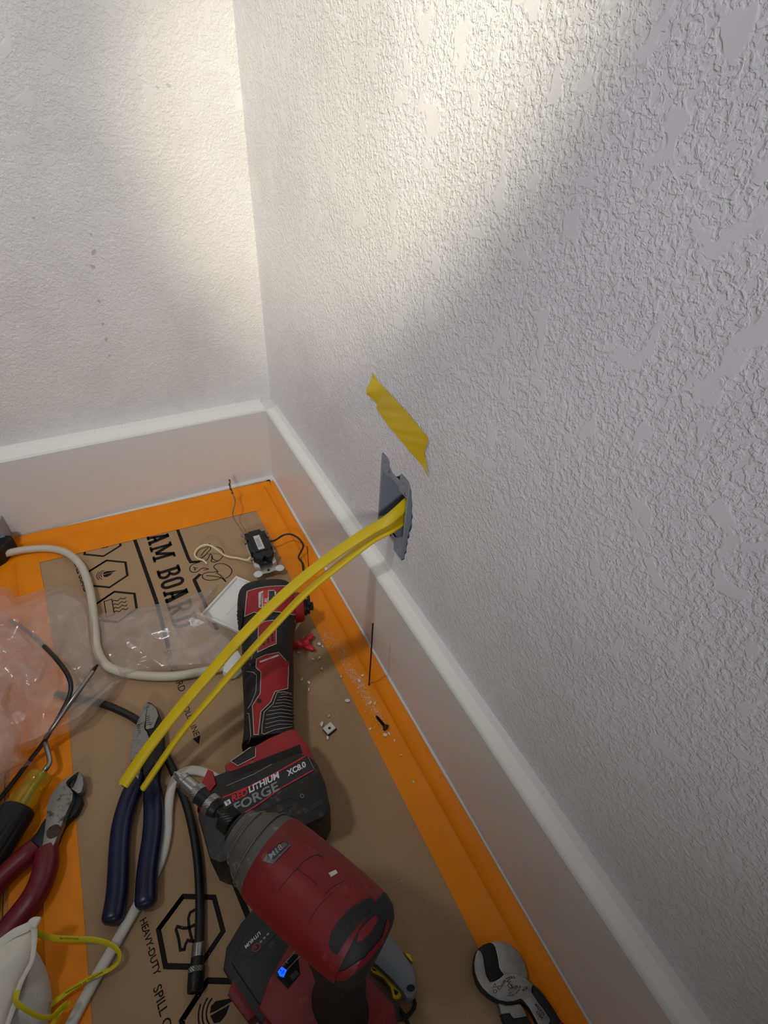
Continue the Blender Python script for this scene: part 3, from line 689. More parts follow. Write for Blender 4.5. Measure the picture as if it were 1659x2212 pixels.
for (x, y) in ((-0.020, 0.0168), (0.018, 0.0168), (-0.018, -0.0168), (0.020, -0.0168)):
    c_ = lp(RM, x, y, 0.0165); dd = (lp(RM, x, y*2, 0.0165)-c_)
    lathe('terminal_screw', c_, dd, [(-0.002, 0.002), (0.0005, 0.0022), (0.0008, 0.0034), (0.0022, 0.0034), (0.0026, 0.0028)], chrome_mat, rec, 10)
lathe('ground_screw', lp(RM, -0.036, -0.012, 0.014), (0, 0, 1), [(0, 0.0018), (0.003, 0.0018), (0.0032, 0.0038), (0.005, 0.0036)], chrome_mat, rec, 10)
lathe('ground_screw', lp(RM, -0.034, 0.014, 0.013), (0, 0, 1), [(0, 0.0016), (0.003, 0.0016), (0.0032, 0.003), (0.005, 0.0028)], chrome_mat, rec, 10)
def wire(px, r, mat, parent, name='wire', n=6): return tube(name, catmull([tuple(F(*q)) for q in px], n), r, mat, parent, n=8)
wire([(541, 1203, 0.016), (534, 1210, 0.012), (515, 1206, 0.006), (488, 1201, 0.010), (470, 1188, 0.020), (452, 1178, 0.026), (434, 1180, 0.024), (421, 1194, 0.016), (425, 1205, 0.010), (440, 1211, 0.006), (447, 1218, 0.004)], 0.0015, ivory_mat, rec, 'white_wire')
bw = wire([(583, 1170, 0.018), (596, 1166, 0.019), (612, 1156, 0.022), (628, 1154, 0.024), (645, 1163, 0.022), (655, 1178, 0.018), (650, 1192, 0.014), (645, 1204, 0.010), (653, 1216, 0.008), (655, 1230, 0.007), (659, 1241, 0.008)], 0.0015, black_wire, rec, 'black_wire')
wire([(657, 1239, 0.008), (663, 1243, 0.010), (666, 1238, 0.012), (662, 1234, 0.012)], 0.001, copper_mat, rec, 'bare_wire_tip')
gp = [F(530, 1157, 0.019), F(519, 1141, 0.026), F(506, 1121, 0.036), WY(503, 1107, -0.128), WY(508, 1083, -0.108), WY(503, 1067, -0.090), WY(497, 1052, -0.078), WY(494, 1046, -0.072)]
tube('ground_wire', catmull([tuple(v) for v in gp], 6), 0.0011, greyw_mat, rec, n=8)
ge = [WY(503, 1067, -0.090), WY(497, 1052, -0.078), WY(496, 1036, -0.066)]; gc = catmull([tuple(v) for v in ge], 10)
for ph in (0, 2.1):
    tube('twisted_copper', [v+Vector((math.cos(i*1.1+ph), 0, math.sin(i*1.1+ph)))*0.0011 for i, v in enumerate(gc)], 0.0009, copper_mat, rec, n=6)

# ------------------------------------------------------------ wall plate, face down
PT, PL, PR = F(510, 1245, 0.006), F(435, 1330, 0.006), F(676, 1312, 0.006)
e1 = (PR-PT); e1.z = 0; Lp = 0.128; e1.normalize(); e2 = (PL-PT); e2.z = 0; Wp = e2.length; e2 = (e2-e1*e2.dot(e1)).normalized()
PM = frame((PT.x, PT.y, ZB), e1)   # local y = left of e1
sgn = 1 if (PM.to_3x3() @ Vector((0, 1, 0))).dot(e2) > 0 else -1
pl = root('wall_plate', (PT.x, PT.y, ZB), 'white plastic wall plate lying face down under the red multi-tool', 'wall plate')
def rr(x0, x1, y0, y1): return [(x0, sgn*y0), (x1, sgn*y0), (x1, sgn*y1), (x0, sgn*y1)]
lprism('panel', rr(0, Lp, 0, Wp), 0.0, 0.0025, white_mat, pl, PM, 0.0006)
for nm, a in (('rim', (0, Lp, 0, 0.0028)), ('rim', (0, Lp, Wp-0.0028, Wp)), ('rim', (0, 0.0028, 0.0028, Wp-0.0028)), ('rim', (Lp-0.0028, Lp, 0.0028, Wp-0.0028))):
    lprism(nm, rr(*a), 0.0022, 0.0062, white_mat, pl, PM, 0.0006)
lprism('inner_rib', rr(0.03, 0.072, 0.036, 0.0368), 0.0024, 0.0030, white_mat, pl, PM); lprism('inner_rib', rr(0.03, 0.0308, 0.0368, 0.064), 0.0024, 0.0030, white_mat, pl, PM)

# ------------------------------------------------------------ multi-tool
AX = Vector((-0.296, -0.955, 0)).normalized(); SD = Vector((0.955, -0.296, 0)).normalized()
H0 = Vector((-0.1200, -0.3215, 0))
MTZ = 0.0035
stations = [(0.0, 0.020, 0.022), (0.004, 0.031, 0.028), (0.012, 0.0365, 0.0315), (0.03, 0.038, 0.0325), (0.055, 0.0365, 0.0325), (0.075, 0.0335, 0.0315), (0.095, 0.0310, 0.0300), (0.117, 0.0302, 0.0290), (0.145, 0.0290, 0.0275), (0.175, 0.0272, 0.0262), (0.200, 0.0268, 0.0258), (0.219, 0.0285, 0.0262)]
def mt_ring(s, a, b, n=40, pw=3.0):
    c_ = H0+AX*s; out = []
    for j in range(n):
        an = 2*math.pi*j/n; cc, ss = math.cos(an), math.sin(an)
        out.append(c_+SD*(a*math.copysign(abs(cc)**(2/pw), cc))+Vector((0, 0, MTZ+b+b*math.copysign(abs(ss)**(2/pw), ss))))
    return out
def dense(st, k=5):
    out = []
    P = catmull([(s, a, b) for s, a, b in st], k)
    return [(v.x, v.y, v.z) for v in P]
mt = root('multi_tool', tuple(H0+AX*0.1), 'red and black oscillating multi-tool lying on its side, under the yellow cables', 'power tool')
body = mk('housing', *rings_mesh([mt_ring(*s) for s in dense(stations)]), blk_mat, mt, 50)
# tool head neck with clamp, on the right
nk = H0+AX*0.036+SD*0.030+Vector((0, 0, 0.034))
V, Fc = lathe_vf(nk, SD, [(0, 0.021), (0.013, 0.020), (0.018, 0.018), (0.019, 0.012)], 28); mk('head', V, Fc, red_mat, mt, 40)
lathe('clamp_flange', nk+SD*0.019, SD, [(0, 0.012), (0.002, 0.012), (0.003, 0.010), (0.0065, 0.010), (0.007, 0.0055)], blackox_mat, mt, 20)
lathe('clamp_screw', nk+SD*0.026, SD, [(0, 0.006), (0.004, 0.006), (0.005, 0.004)], blackox_mat, mt, 6, 10)
box('clamp_tooth', -0.002, 0.002, -0.008, 0.008, -0.004, 0.004, blackox_mat, mt, 0.0008, 1, frame(tuple(nk+SD*0.025+Vector((0, 0, 0.010))), SD))
lathe('lamp', H0+AX*0.062+SD*0.033+Vector((0, 0, 0.040)), SD, [(0, 0.004), (0.002, 0.004), (0.003, 0.002)], chrome_mat, mt, 12)
bv = bvh_of([body])
zM = zoom(470, 1240, 7.213); zG = zoom(400, 1220, 5.184)
RED1 = zM([(468, 278), (600, 235), (745, 208), (930, 195), (1130, 190), (1240, 210), (1290, 300), (1290, 560), (1180, 640), (960, 600), (830, 590), (700, 590), (600, 612), (575, 600), (430, 665), (440, 560)])
RED2 = zM([(640, 800), (735, 745), (860, 725), (915, 740), (912, 1095), (800, 1140), (628, 1225), (636, 900)])
RED3 = zG([(800, 1060), (900, 1015), (1045, 985), (1150, 1110), (1142, 1390), (1005, 1425), (960, 1540), (850, 1650), (822, 1908), (775, 1908), (757, 1580), (842, 1445), (850, 1205), (795, 1155)])
for nm, P_ in (('red_cover', RED1), ('vent_cover', RED2), ('grip_inlay', RED3)):
    dpoly(nm, P_, bv, red_mat, mt, 0.0009); dline('panel_edge', P_, 1.6, bv, edge_mat, mt, 0.0012, True)
dline('panel_edge', zM([(560, 1210), (500, 1430), (520, 1400)]), 1.0, bv, edge_mat, mt, 0.0006)
for k, (a, b) in enumerate([((655, 1030), (680, 1150)), ((715, 1010), (740, 1125)), ((785, 975), (808, 1085)), ((850, 945), (872, 1060))]):
    (x0, y0), (x1, y1) = a, b
    for t in (0.0, 0.36, 0.72): dpoly('vent_slot', zM([(x0+t*(x1-x0)*0.4-16, y0+t*(y1-y0)), (x0+t*(x1-x0)*0.4+18, y0+t*(y1-y0)-8), (x0+t*(x1-x0)*0.4+18, y0+(t+0.24)*(y1-y0)-8), (x0+t*(x1-x0)*0.4-16, y0+(t+0.24)*(y1-y0))]), bv, blk3_mat, mt, 0.0012)
lab = dpoly('spec_label', zM([(640, 300), (720, 265), (880, 258), (910, 290), (905, 430), (830, 500), (700, 540), (640, 530)]), bv, label_mat, mt, 0.0014)
dpoly('label_band', zM([(712, 268), (788, 262), (790, 505), (712, 530)]), bv, lred_mat, lab, 0.0016)
dpoly('label_band', zM([(800, 275), (885, 270), (890, 420), (800, 480)]), bv, labelb_mat, lab, 0.0016)
dtext('label_text', 'FUEL', (470+770/7.213, 1240+520/7.213), (0.9, -9.0), (-9.0, -0.9), bv, lwhite_mat, lab, 0.0018, size=1.0, bold=0.02)
dtext('label_text', 'MULTI-TOOL', (470+690/7.213, 1240+525/7.213), (0.5, -5.2), (-5.2, -0.5), bv, blk3_mat, lab, 0.0018, size=1.0, bold=0.01)
dtext('label_text', '18V', (470+880/7.213, 1240+420/7.213), (0.5, -5.0), (-5.0, -0.5), bv, lwhite_mat, lab, 0.0018, size=1.0)
for c_, r_ in (((830, 1528), 26), ((757, 1092), 30)): dpoly('screw_boss', zG(circle(c_[0], c_[1], r_, 14)), bv, blk3_mat, mt, 0.0013)
dpoly('screw_boss', zG(circle(1125, 1110, 34, 14)), bv, MATS['tool_red_plastic'], mt, 0.0015)
dpoly('brand_plate', zG([(835, 1085), (1040, 1010), (1050, 1025), (838, 1105)]), bv, label_mat, mt, 0.0013)
# ribbed rubber grip
ribs = [[(1070, 1460), (1130, 1452), (1180, 1462)], [(1050, 1492), (1120, 1482), (1190, 1495)], [(1030, 1525), (1110, 1515), (1195, 1530)], [(1010, 1560), (1100, 1550), (1200, 1570)], [(975, 1600), (1090, 1585), (1205, 1605)], [(935, 1645), (1070, 1625), (1205, 1645)], [(910, 1690), (1060, 1665), (1210, 1685)], [(905, 1740), (1060, 1708), (1210, 1722)], [(902, 1790), (1050, 1752), (1200, 1760)], [(900, 1835), (1050, 1795), (1190, 1795)]]
for rb in ribs:
    pts = []
    for q in catmull([(a, b, 0) for a, b in zG(rb)], 6):
        h = bv.ray_cast(CAM, ray(q.x, q.y).normalized())
        if h[0]: pts.append(h[0])
    if len(pts) > 3: tube('grip_rib', pts, 0.0016, blk_mat, mt, b=0.0009, n=6); dline('rib_dust', zG([(a, b-3) for a, b in rb]), 0.8, bv, edge_mat, mt, 0.0011)
dline('panel_edge', zG([(1185, 1445), (1110, 1425), (1030, 1430), (985, 1560), (885, 1650), (862, 1800), (860, 1890), (885, 1900), (1000, 1850), (1190, 1815)]), 1.2, bv, edge_mat, mt, 0.0006)
dline('panel_edge', zG([(690, 1195), (760, 1205), (800, 1235), (795, 1420), (740, 1560), (705, 1610)]), 1.0, bv, edge_mat, mt, 0.0006)
dline('panel_edge', zG([(700, 1665), (718, 1670), (738, 1920), (700, 2000)]), 1.0, bv, edge_mat, mt, 0.0006)
dline('panel_edge', zM([(465, 280), (440, 560), (432, 660)]), 1.4, bv, edge_mat, mt, 0.0013)
dpoly('lever', zM([(395, 560), (300, 570), (318, 880), (370, 880), (410, 700)]), bv, blk3_mat, mt, 0.0014)
# base that takes the battery
E1 = Vector((0.998, -0.055, 0)).normalized(); E2 = Vector((0.055, 0.998, 0)).normalized()
BF = frame((-0.198, -0.545, 0.0), E1)      # x: along the battery, y: away from the camera
mbase = ppx('battery_shoe', [(505, 1712), (488, 1672), (484, 1650), (524, 1622), (536, 1612), (552, 1608), (580, 1592), (622, 1574), (636, 1572), (650, 1588), (664, 1604), (672, 1622), (690, 1660)], 0.006, 0.0600, red_mat, mt, 0.005)
bvs = bvh_of([mbase])
zS = zoom(490, 1560, 6.9125)
SHOE = zS([(60, 590), (235, 470), (330, 400), (432, 345), (430, 520), (165, 655)])
dpoly('shoe_grip', SHOE, bvs, blk_mat, mt, 0.0006); dline('panel_edge', SHOE, 1.5, bvs, edge_mat, mt, 0.0009, True)
# battery
bat = lprism('battery', [(-0.060, -0.028), (-0.066, -0.040), (-0.062, -0.080), (-0.054, -0.087), (0.040, -0.087), (0.048, -0.080), (0.051, -0.058), (0.050, -0.038), (0.046, -0.028), (0.036, -0.0200), (-0.044, -0.0185)], 0.001, 0.0665, blk2_mat, mt, BF, 0.0055, 0)
lprism('battery_rail', [(-0.050, -0.022), (0.042, -0.022), (0.042, -0.008), (-0.050, -0.008)], 0.010, 0.060, blk2_mat, mt, BF, 0.002)
ltc = lprism('latch', [(-0.066, -0.034), (-0.045, -0.018), (-0.046, -0.004), (-0.050, 0.000), (-0.060, -0.014)], 0.012, 0.0640, red_mat, mt, BF, 0.003)
zL = zoom(370, 1640, 6.144)
bl = bvh_of([ltc]); 
dline('pen_mark', zL([(612, 240), (622, 262), (650, 250), (668, 225), (660, 215)]), 1.2, bl, blk3_mat, ltc, 0.0005)
dline('pen_mark', zL([(700, 165), (690, 195), (720, 190), (745, 180), (738, 205), (705, 225)]), 1.2, bl, blk3_mat, ltc, 0.0005)
bb = bvh_of([bat])
BL = zS([(-60, 1090), (60, 1040), (700, 760), (1180, 500), (1300, 705), (820, 985), (300, 1380), (170, 1420), (40, 1420), (-60, 1300)])
lb = dpoly('battery_label', BL, bb, labelb_mat, bat, 0.0004)
dline('label_stripe', zS([(-60, 1130), (300, 985), (700, 782), (1170, 515)]), 3.0, bb, lred_mat, lb, 0.0007)
dline('label_stripe', zS([(170, 1415), (440, 1250), (815, 985), (1290, 720)]), 2.6, bb, lred_mat, lb, 0.0007)
ex = Vector((0.875, -0.485)).normalized(); eyv = Vector((-0.42, -0.91)).normalized()
def btxt(body, p0, p1, hgt, mat, nm='label_text', bold=0.0, shear=0.3, sp=1.0):
    """text from p0 to p1 (pixels), cap height in pixels"""
    bmt = text2d(body, size=1.0, bold=bold, shear=shear, spacing=sp)
    x0 = min(v.co.x for v in bmt.verts); x1 = max(v.co.x for v in bmt.verts); y1 = max(v.co.y for v in bmt.verts)
    P0, P1 = Vector(p0), Vector(p1); e = (P1-P0)/(x1-x0); nn = Vector((e.y, -e.x)).normalized() if e.x > 0 else Vector((-e.y, e.x)).normalized()
    up = Vector((e.y, -e.x)).normalized()*(hgt/y1)
    if up.y > 0: up = -up
    return drape(nm, bmt, bb, mat, lb, 0.0008, lambda x, y: (P0.x+e.x*(x-x0)+up.x*y, P0.y+e.y*(x-x0)+up.y*y))
Z6 = lambda a, b: (490+a/6.9125, 1560+b/6.9125)
btxt('RED', Z6(85, 1195), Z6(330, 1075), 13, lred_mat, bold=0.03)
btxt('LITHIUM', Z6(338, 1062), Z6(810, 820), 13, lwhite_mat, bold=0.03)
btxt('FORGE', Z6(135, 1350), Z6(805, 1000), 19, lgrey_mat, bold=0.025, shear=0.15)
btxt('XC8.0', Z6(912, 812), Z6(1195, 660), 12, lwhite_mat, bold=0.03, shear=0.2)
dpoly('label_badge', zS([(-40, 1195), (40, 1150), (68, 1215), (-12, 1262)]), bb, lwhite_mat, lb, 0.0008)
btxt('8', Z6(8, 1235), Z6(42, 1215), 9, blk3_mat, bold=0.03, shear=0)
dline('battery_seam', zS([(0, 950), (400, 780), (800, 560), (1080, 410), (1200, 490), (1300, 700)]), 1.2, bb, MATS['label_grey'], bat, 0.0003)
dline('battery_seam', zS([(300, 1450), (600, 1300), (920, 1130), (1060, 1180)]), 1.2, bb, blk3_mat, bat, 0.0003)
for c_, r_ in (((838, 490), 42), ((1125, 1105), 48)):
    dpoly('battery_screw', zS(circle(c_[0], c_[1], r_, 14)), bb, blk3_mat, bat, 0.0004); dline('screw_recess', zS(circle(c_[0], c_[1], r_*0.55, 10)), 1.0, bb, MATS['label_grey'], bat, 0.0007, True)
for c_ in ((950, 1250), (795, 1340), (640, 1430)): dpoly('battery_vent', zS([(c_[0]-38, c_[1]+24), (c_[0]+36, c_[1]-18), (c_[0]+36, c_[1]+2), (c_[0]-38, c_[1]+44)]), bb, blk3_mat, bat, 0.0004)
dpoly('battery_foot_label', zS([(1260, 1230), (1430, 1140), (1430, 1230), (1260, 1320)]), bb, labelb_mat, bat, 0.0004)

# ------------------------------------------------------------ impact driver
IR = F(797, 2038, 0.2)                       # rear centre of the motor housing
IA = (F(384, 1676, 0.2)-IR); ISC = IA.length/0.1719; IA.normalize(); IB = Vector((IA.y, -IA.x, 0))
imp = root('impact_driver', (IR.x-0.02, IR.y+0.03, ZB), 'red and black impact driver standing on its battery, with a Phillips bit in the chuck', 'power tool')
def irings(prof, n=40, flat=1.0):
    R = []
    for s, r in prof:
        s *= ISC; r *= 0.89 if r > 0.02 else 0.94; c_ = IR+IA*s; R.append([c_+IB*(r*math.cos(2*math.pi*j/n))+Vector((0, 0, r*math.sin(2*math.pi*j/n))) for j in range(n)])
    return R
motor = mk('motor_housing', *rings_mesh(irings([(0.004, 0.0278), (0.008, 0.0292), (0.02, 0.0302), (0.045, 0.0306), (0.066, 0.0304), (0.078, 0.0297), (0.081, 0.0285)])), redd_mat, imp, 40)
rear = mk('rear_cap', *rings_mesh(irings([(-0.007, 0.016), (-0.006, 0.021), (-0.002, 0.0262), (0.004, 0.0288), (0.006, 0.029)])), blk_mat, imp, 40)
nose = mk('gear_case', *rings_mesh(irings([(0.078, 0.0292), (0.082, 0.0283), (0.087, 0.0268), (0.0945, 0.0240), (0.099, 0.0205), (0.1035, 0.0175), (0.1045, 0.0160), (0.1085, 0.0150), (0.109, 0.0125)])), cast_mat, imp, 30)
mk('nose_ring', *rings_mesh(irings([(0.108, 0.0118), (0.112, 0.0112), (0.1125, 0.009)], 28)), blk3_mat, imp, 40)
knurl('chuck_collar', IR, IA, 0.112, 0.1205, 0.0082, blackox_mat, imp, 44, 7)
bh = lathe('bit_holder', IR+IA*0.1205, IA, [(0, 0.0034), (0.006, 0.0034), (0.0062, 0.0050), (0.0095, 0.0062), (0.010, 0.0064), (0.0165, 0.0060), (0.0250, 0.0056), (0.0255, 0.0052)], blackox_mat, imp, 22)
knurl('knurled_ring', IR, IA, 0.1312, 0.1362, 0.0071, chrome_mat, bh, 40, 4); knurl('knurled_ring', IR, IA, 0.1445, 0.1492, 0.0066, chrome_mat, bh, 40, 4)
lathe('sleeve', IR+IA*0.1492, IA, [(0, 0.0052), (0.0004, 0.0056), (0.0095, 0.0054), (0.0098, 0.0049), (0.0104, 0.0049), (0.0106, 0.0055), (0.0135, 0.0054), (0.0138, 0.0040)], chrome_mat, bh, 22)
def phillips():
    o = IR+IA*0.1625; R = []
    for s, r in ((0, 0.0031), (0.0035, 0.0031), (0.0065, 0.0025), (0.0090, 0.0010), (0.0094, 0.0003)):
        ring = []
        for j in range(16):
            an = 2*math.pi*j/16; k = 1.0 if (j % 4) in (0,) else (0.62 if (j % 4) == 2 and s > 0.002 else 0.9)
            ring.append(o+IA*s+(IB*math.cos(an)+Vector((0, 0, 1))*math.sin(an))*(r*k))
        R.append(ring)
    return mk('phillips_bit', *rings_mesh(R), steel_mat, imp, 30)
phillips()
bi = bvh_of([motor]); bn = bvh_of([nose]); br = bvh_of([rear])
zI = zoom(440, 1720, 3.456)
# dark band between case and motor, tab with raised lettering, housing seams
badge = dpoly('badge_tab', zI([(440, 485), (470, 440), (600, 345), (640, 360), (650, 372), (518, 508), (500, 500)]), bi, cast_mat, motor, 0.0007)
dtext('raised_text', 'M18', (440+505/3.456, 1720+475/3.456), (14.5, -13.2), (-9.0, -14.0), bi, MATS['label_grey'], badge, 0.0013, size=1.0, bold=0.02)
dline('badge_frame', zI([(480, 440), (585, 345), (620, 350), (632, 368), (525, 468), (505, 462)]), 1.3, bi, blk3_mat, badge, 0.0010, True)
for L_ in ([(720, 505), (830, 440), (890, 455)], [(890, 755), (960, 680), (1060, 630)], [(700, 545), (790, 610), (850, 660)], [(560, 700), (650, 590), (740, 500)], [(790, 930), (860, 820), (960, 720)]):
    dline('housing_seam', zI([tuple(v)[:2] for v in catmull([(a, b, 0) for a, b in L_], 5)]), 1.4, bi, blk3_mat, motor, 0.0002)
dpoly('paint_chip', zI([(930, 575), (985, 550), (1000, 575), (950, 605)]), bi, label_mat, motor, 0.0003)
for s_, r_ in ((0.1005, 0.0202), (0.0885, 0.0270)):
    tube('case_groove', [IR+IA*(s_*ISC)+(IB*math.cos(2*math.pi*j/40)+Vector((0, 0, 1))*math.sin(2*math.pi*j/40))*(r_*0.89) for j in range(41)], 0.0006, cast_mat, nose, n=6)
capw = dpoly('rear_cover', zI([(935, 1110), (950, 1020), (1010, 930), (1110, 830), (1245, 755), (1290, 810), (1250, 850), (1150, 960), (1060, 1080), (1000, 1180), (960, 1160)]), bi, blk_mat, motor, 0.0006)
dpoly('worn_patch', zI([(1140, 1090), (1160, 1010), (1230, 930), (1280, 890), (1300, 925), (1250, 1010), (1180, 1080)]), br, redd_mat, rear, 0.0005)
dpoly('worn_patch', zI([(950, 1380), (960, 1330), (1060, 1290), (1200, 1200), (1330, 1050), (1370, 900), (1385, 960), (1330, 1100), (1200, 1260), (1060, 1370)]), br, redd_mat, rear, 0.0004)
# handle
IC = Vector((-0.2245, -0.7250, 0)); IFm = frame((IC.x, IC.y, ZB), IA)       # local x: forwards, y: left
hq = IC+IA*-0.040+IB*0.004
hp = [IR+IA*0.036+Vector((0, 0, -0.014)), (IR+IA*0.032).lerp(Vector((hq.x, hq.y, 0.2)), 0.25)+Vector((0, 0, -0.045)), (IR+IA*0.022).lerp(Vector((hq.x, hq.y, 0.2)), 0.6)+Vector((0, 0, -0.080)), Vector((hq.x, hq.y, 0.092)), Vector((hq.x, hq.y, 0.070))]
V, Fc = tube_vf(catmull([tuple(v) for v in hp], 6), 0.0165, 0.0215, 24, up=tuple(IA), rad=lambda f: 1.0+0.12*math.cos(f*5)+0.25*max(0, f-0.8)*5*0.5); mk('handle', V, Fc, blk_mat, imp, 50)
box('trigger', -0.008, 0.008, -0.012, 0.012, -0.014, 0.014, blk2_mat, imp, 0.004, 2, frame(tuple(IR+IA*0.055+Vector((0, 0, -0.045))), IA))
# foot and battery
ib = lprism('battery', [(0.050, -0.026), (0.058, -0.018), (0.060, 0.0), (0.058, 0.018), (0.050, 0.029), (0.02, 0.035), (-0.075, 0.035), (-0.08, 0.028), (-0.08, -0.026), (-0.075, -0.032), (0.02, -0.032)], 0.0, 0.052, blk2_mat, imp, IFm, 0.005)
shelf = lprism('battery_top', [(0.046, -0.022), (0.052, 0.0), (0.046, 0.023), (0.014, 0.028), (-0.02, 0.028), (-0.02, -0.026), (0.014, -0.026)], 0.050, 0.0575, blk2_mat, imp, IFm, 0.003)
foot = lprism('foot', [(0.012, -0.027), (0.015, -0.015), (0.013, 0.015), (0.008, 0.031), (-0.03, 0.034), (-0.075, 0.033), (-0.08, 0.025), (-0.08, -0.02), (-0.072, -0.027), (-0.03, -0.030)], 0.051, 0.0745, redd_mat, imp, IFm, 0.006)
lprism('foot_side', [(0.004, 0.029), (0.0, 0.038), (-0.03, 0.041), (-0.08, 0.039), (-0.08, 0.030), (-0.03, 0.032)], 0.030, 0.062, redd_mat, imp, IFm, 0.004)
lprism('latch', [(0.040, 0.028), (0.036, 0.0375), (0.012, 0.0400), (0.009, 0.032), (0.02, 0.030)], 0.022, 0.052, redd_mat, imp, IFm, 0.004)
bf = bvh_of([foot]); bs = bvh_of([shelf])
disp = dpoly('display', zI([(520, 1325), (590, 1260), (660, 1185), (700, 1180), (720, 1330), (628, 1438)]), bf, scr_mat, foot, 0.0005)
dpoly('lit_icon', zI([(556, 1312), (585, 1275), (622, 1300), (598, 1355), (568, 1345)]), bf, led_mat, disp, 0.0010)
for rr_ in (3.2, 5.6): dline('icon_wave', [(608.5+rr_*math.cos(math.radians(a)), 2098+rr_*math.sin(math.radians(a))) for a in range(-20, 111, 20)], 1.1, bf, scr_mat, disp, 0.0014)
dpoly('icon_wave', circle(607.5, 2097.5, 1.6, 8), bf, scr_mat, disp, 0.0014)
dline('display_frame', zI([(590, 1268), (660, 1188), (690, 1150)]), 1.0, bf, lgrey_mat, disp, 0.0009)
dline('display_frame', zI([(622, 1298), (690, 1225), (720, 1195)]), 1.0, bf, lgrey_mat, disp, 0.0009)
dtext('display_text', '4', (440+622/3.456, 1720+1255/3.456), (6.0, -5.0), (-5.0, -6.5), bf, lgrey_mat, disp, 0.0011, size=1.0)
dpoly('mode_button', zI([(640, 1345), (690, 1300), (715, 1330), (665, 1380)]), bf, labelb_mat, disp, 0.0010)
ilb = dpoly('battery_label', zI([(240, 1165), (330, 1080), (430, 990), (520, 960), (560, 1010), (470, 1100), (370, 1200), (290, 1190)]), bs, labelb_mat, shelf, 0.0004)
dtext('label_text', 'LITHIUM', (561, 2012), (-8.6, 8.4), (6.8, 6.6), bs, lwhite_mat, ilb, 0.0008, size=1.0, bold=0.02, shear=0.3)
dline('label_badge', zI(circle(395, 1130, 34, 14, 24, -0.8)), 1.3, bs, lred_mat, ilb, 0.0008, True)
dtext('label_text', '12', (440+380/3.456, 1720+1145/3.456), (5.5, -5.5), (-5.0, -5.0), bs, lgrey_mat, ilb, 0.0008, size=1.0)
for k in range(3): dpoly('charge_bar', zI([(415+k*26, 1090-k*28), (430+k*26, 1075-k*28), (440+k*26, 1085-k*28), (425+k*26, 1100-k*28)]), bs, lgrey_mat, ilb, 0.0008)
#PART4
# ------------------------------------------------------------ plastic bag
bag = root('plastic_bag', tuple(F(140, 1420, ZB)), 'crumpled clear plastic bag lying across the left tape and the board', 'plastic bag')
def film(px, hmax, seed, step=5.0, zbase=0.003, sc=1.0):
    bm = poly2d(px, step); P = [Vector((a, b, 0)) for a, b in px]; n = len(P)
    def edge_d(q):
        m_ = 1e9
        for i in range(n):
            a, b = P[i], P[(i+1) % n]; t = max(0, min(1, (q-a).dot(b-a)/max(1e-6, (b-a).length_squared))); m_ = min(m_, (q-(a+(b-a)*t)).length)
        return m_
    rnd = random.Random(int(seed*10)); dirs = []
    for k in range(7):
        an = rnd.uniform(0, 3.14); dirs.append((math.cos(an), math.sin(an), rnd.uniform(7, 26), 0.0))
    dirs = [(a, b, f, 0.075/f) for a, b, f, _ in dirs]
    for v in bm.verts:
        q = v.co.copy(); d = edge_d(q); g = F(q.x, q.y, zbase)
        u = Vector((g.x*sc, g.y*sc, seed))
        wv = noise.noise(u*6)*0.5; tri = lambda t: abs((t % 1.0)-0.5)*2
        cr = 0.0
        for k, (nx, ny, fq, am) in enumerate(dirs): cr += am*tri(g.x*nx*fq+g.y*ny*fq+wv*(0.6+0.3*k)+k*0.37+seed)
        z = hmax*min(1, d/60)**0.8*(0.35+0.65*max(0, noise.noise(u*6+Vector((2, 7, 1)))+0.45))+(0.0005+0.9*min(1, d/16))*cr
        v.co = F(q.x, q.y, zbase+max(0, z))
    for f in bm.faces: f.smooth = True
    me = bpy.data.meshes.new('film'); bm.to_mesh(me); bm.free()
    o = link('film', me, bag_mat, bag); me.polygons.foreach_set('use_smooth', [True]*len(me.polygons)); me.set_sharp_from_angle(angle=math.radians(22)); return o
film([(-60, 1290), (0, 1268), (22, 1272), (36, 1290), (60, 1284), (100, 1270), (140, 1265), (165, 1276), (192, 1292), (204, 1330), (208, 1380), (218, 1430), (246, 1462), (272, 1466), (246, 1502), (215, 1528), (182, 1560), (150, 1578), (120, 1590), (82, 1612), (45, 1622), (75, 1650), (40, 1665), (0, 1705), (-60, 1760)], 0.020, 2.3)
film([(-70, 1330), (0, 1315), (40, 1345), (70, 1375), (100, 1400), (118, 1425), (95, 1480), (60, 1500), (30, 1490), (18, 1520), (46, 1570), (48, 1600), (35, 1650), (0, 1690), (-70, 1740)], 0.036, 8.8, 5.0, 0.012)
film([(203, 1326), (260, 1322), (330, 1306), (385, 1300), (430, 1280), (474, 1258), (462, 1290), (446, 1312), (470, 1345), (505, 1368), (520, 1385), (512, 1425), (490, 1448), (440, 1450), (380, 1452), (300, 1462), (262, 1470), (226, 1440), (212, 1400)], 0.007, 5.1, 5.0, 0.0025)

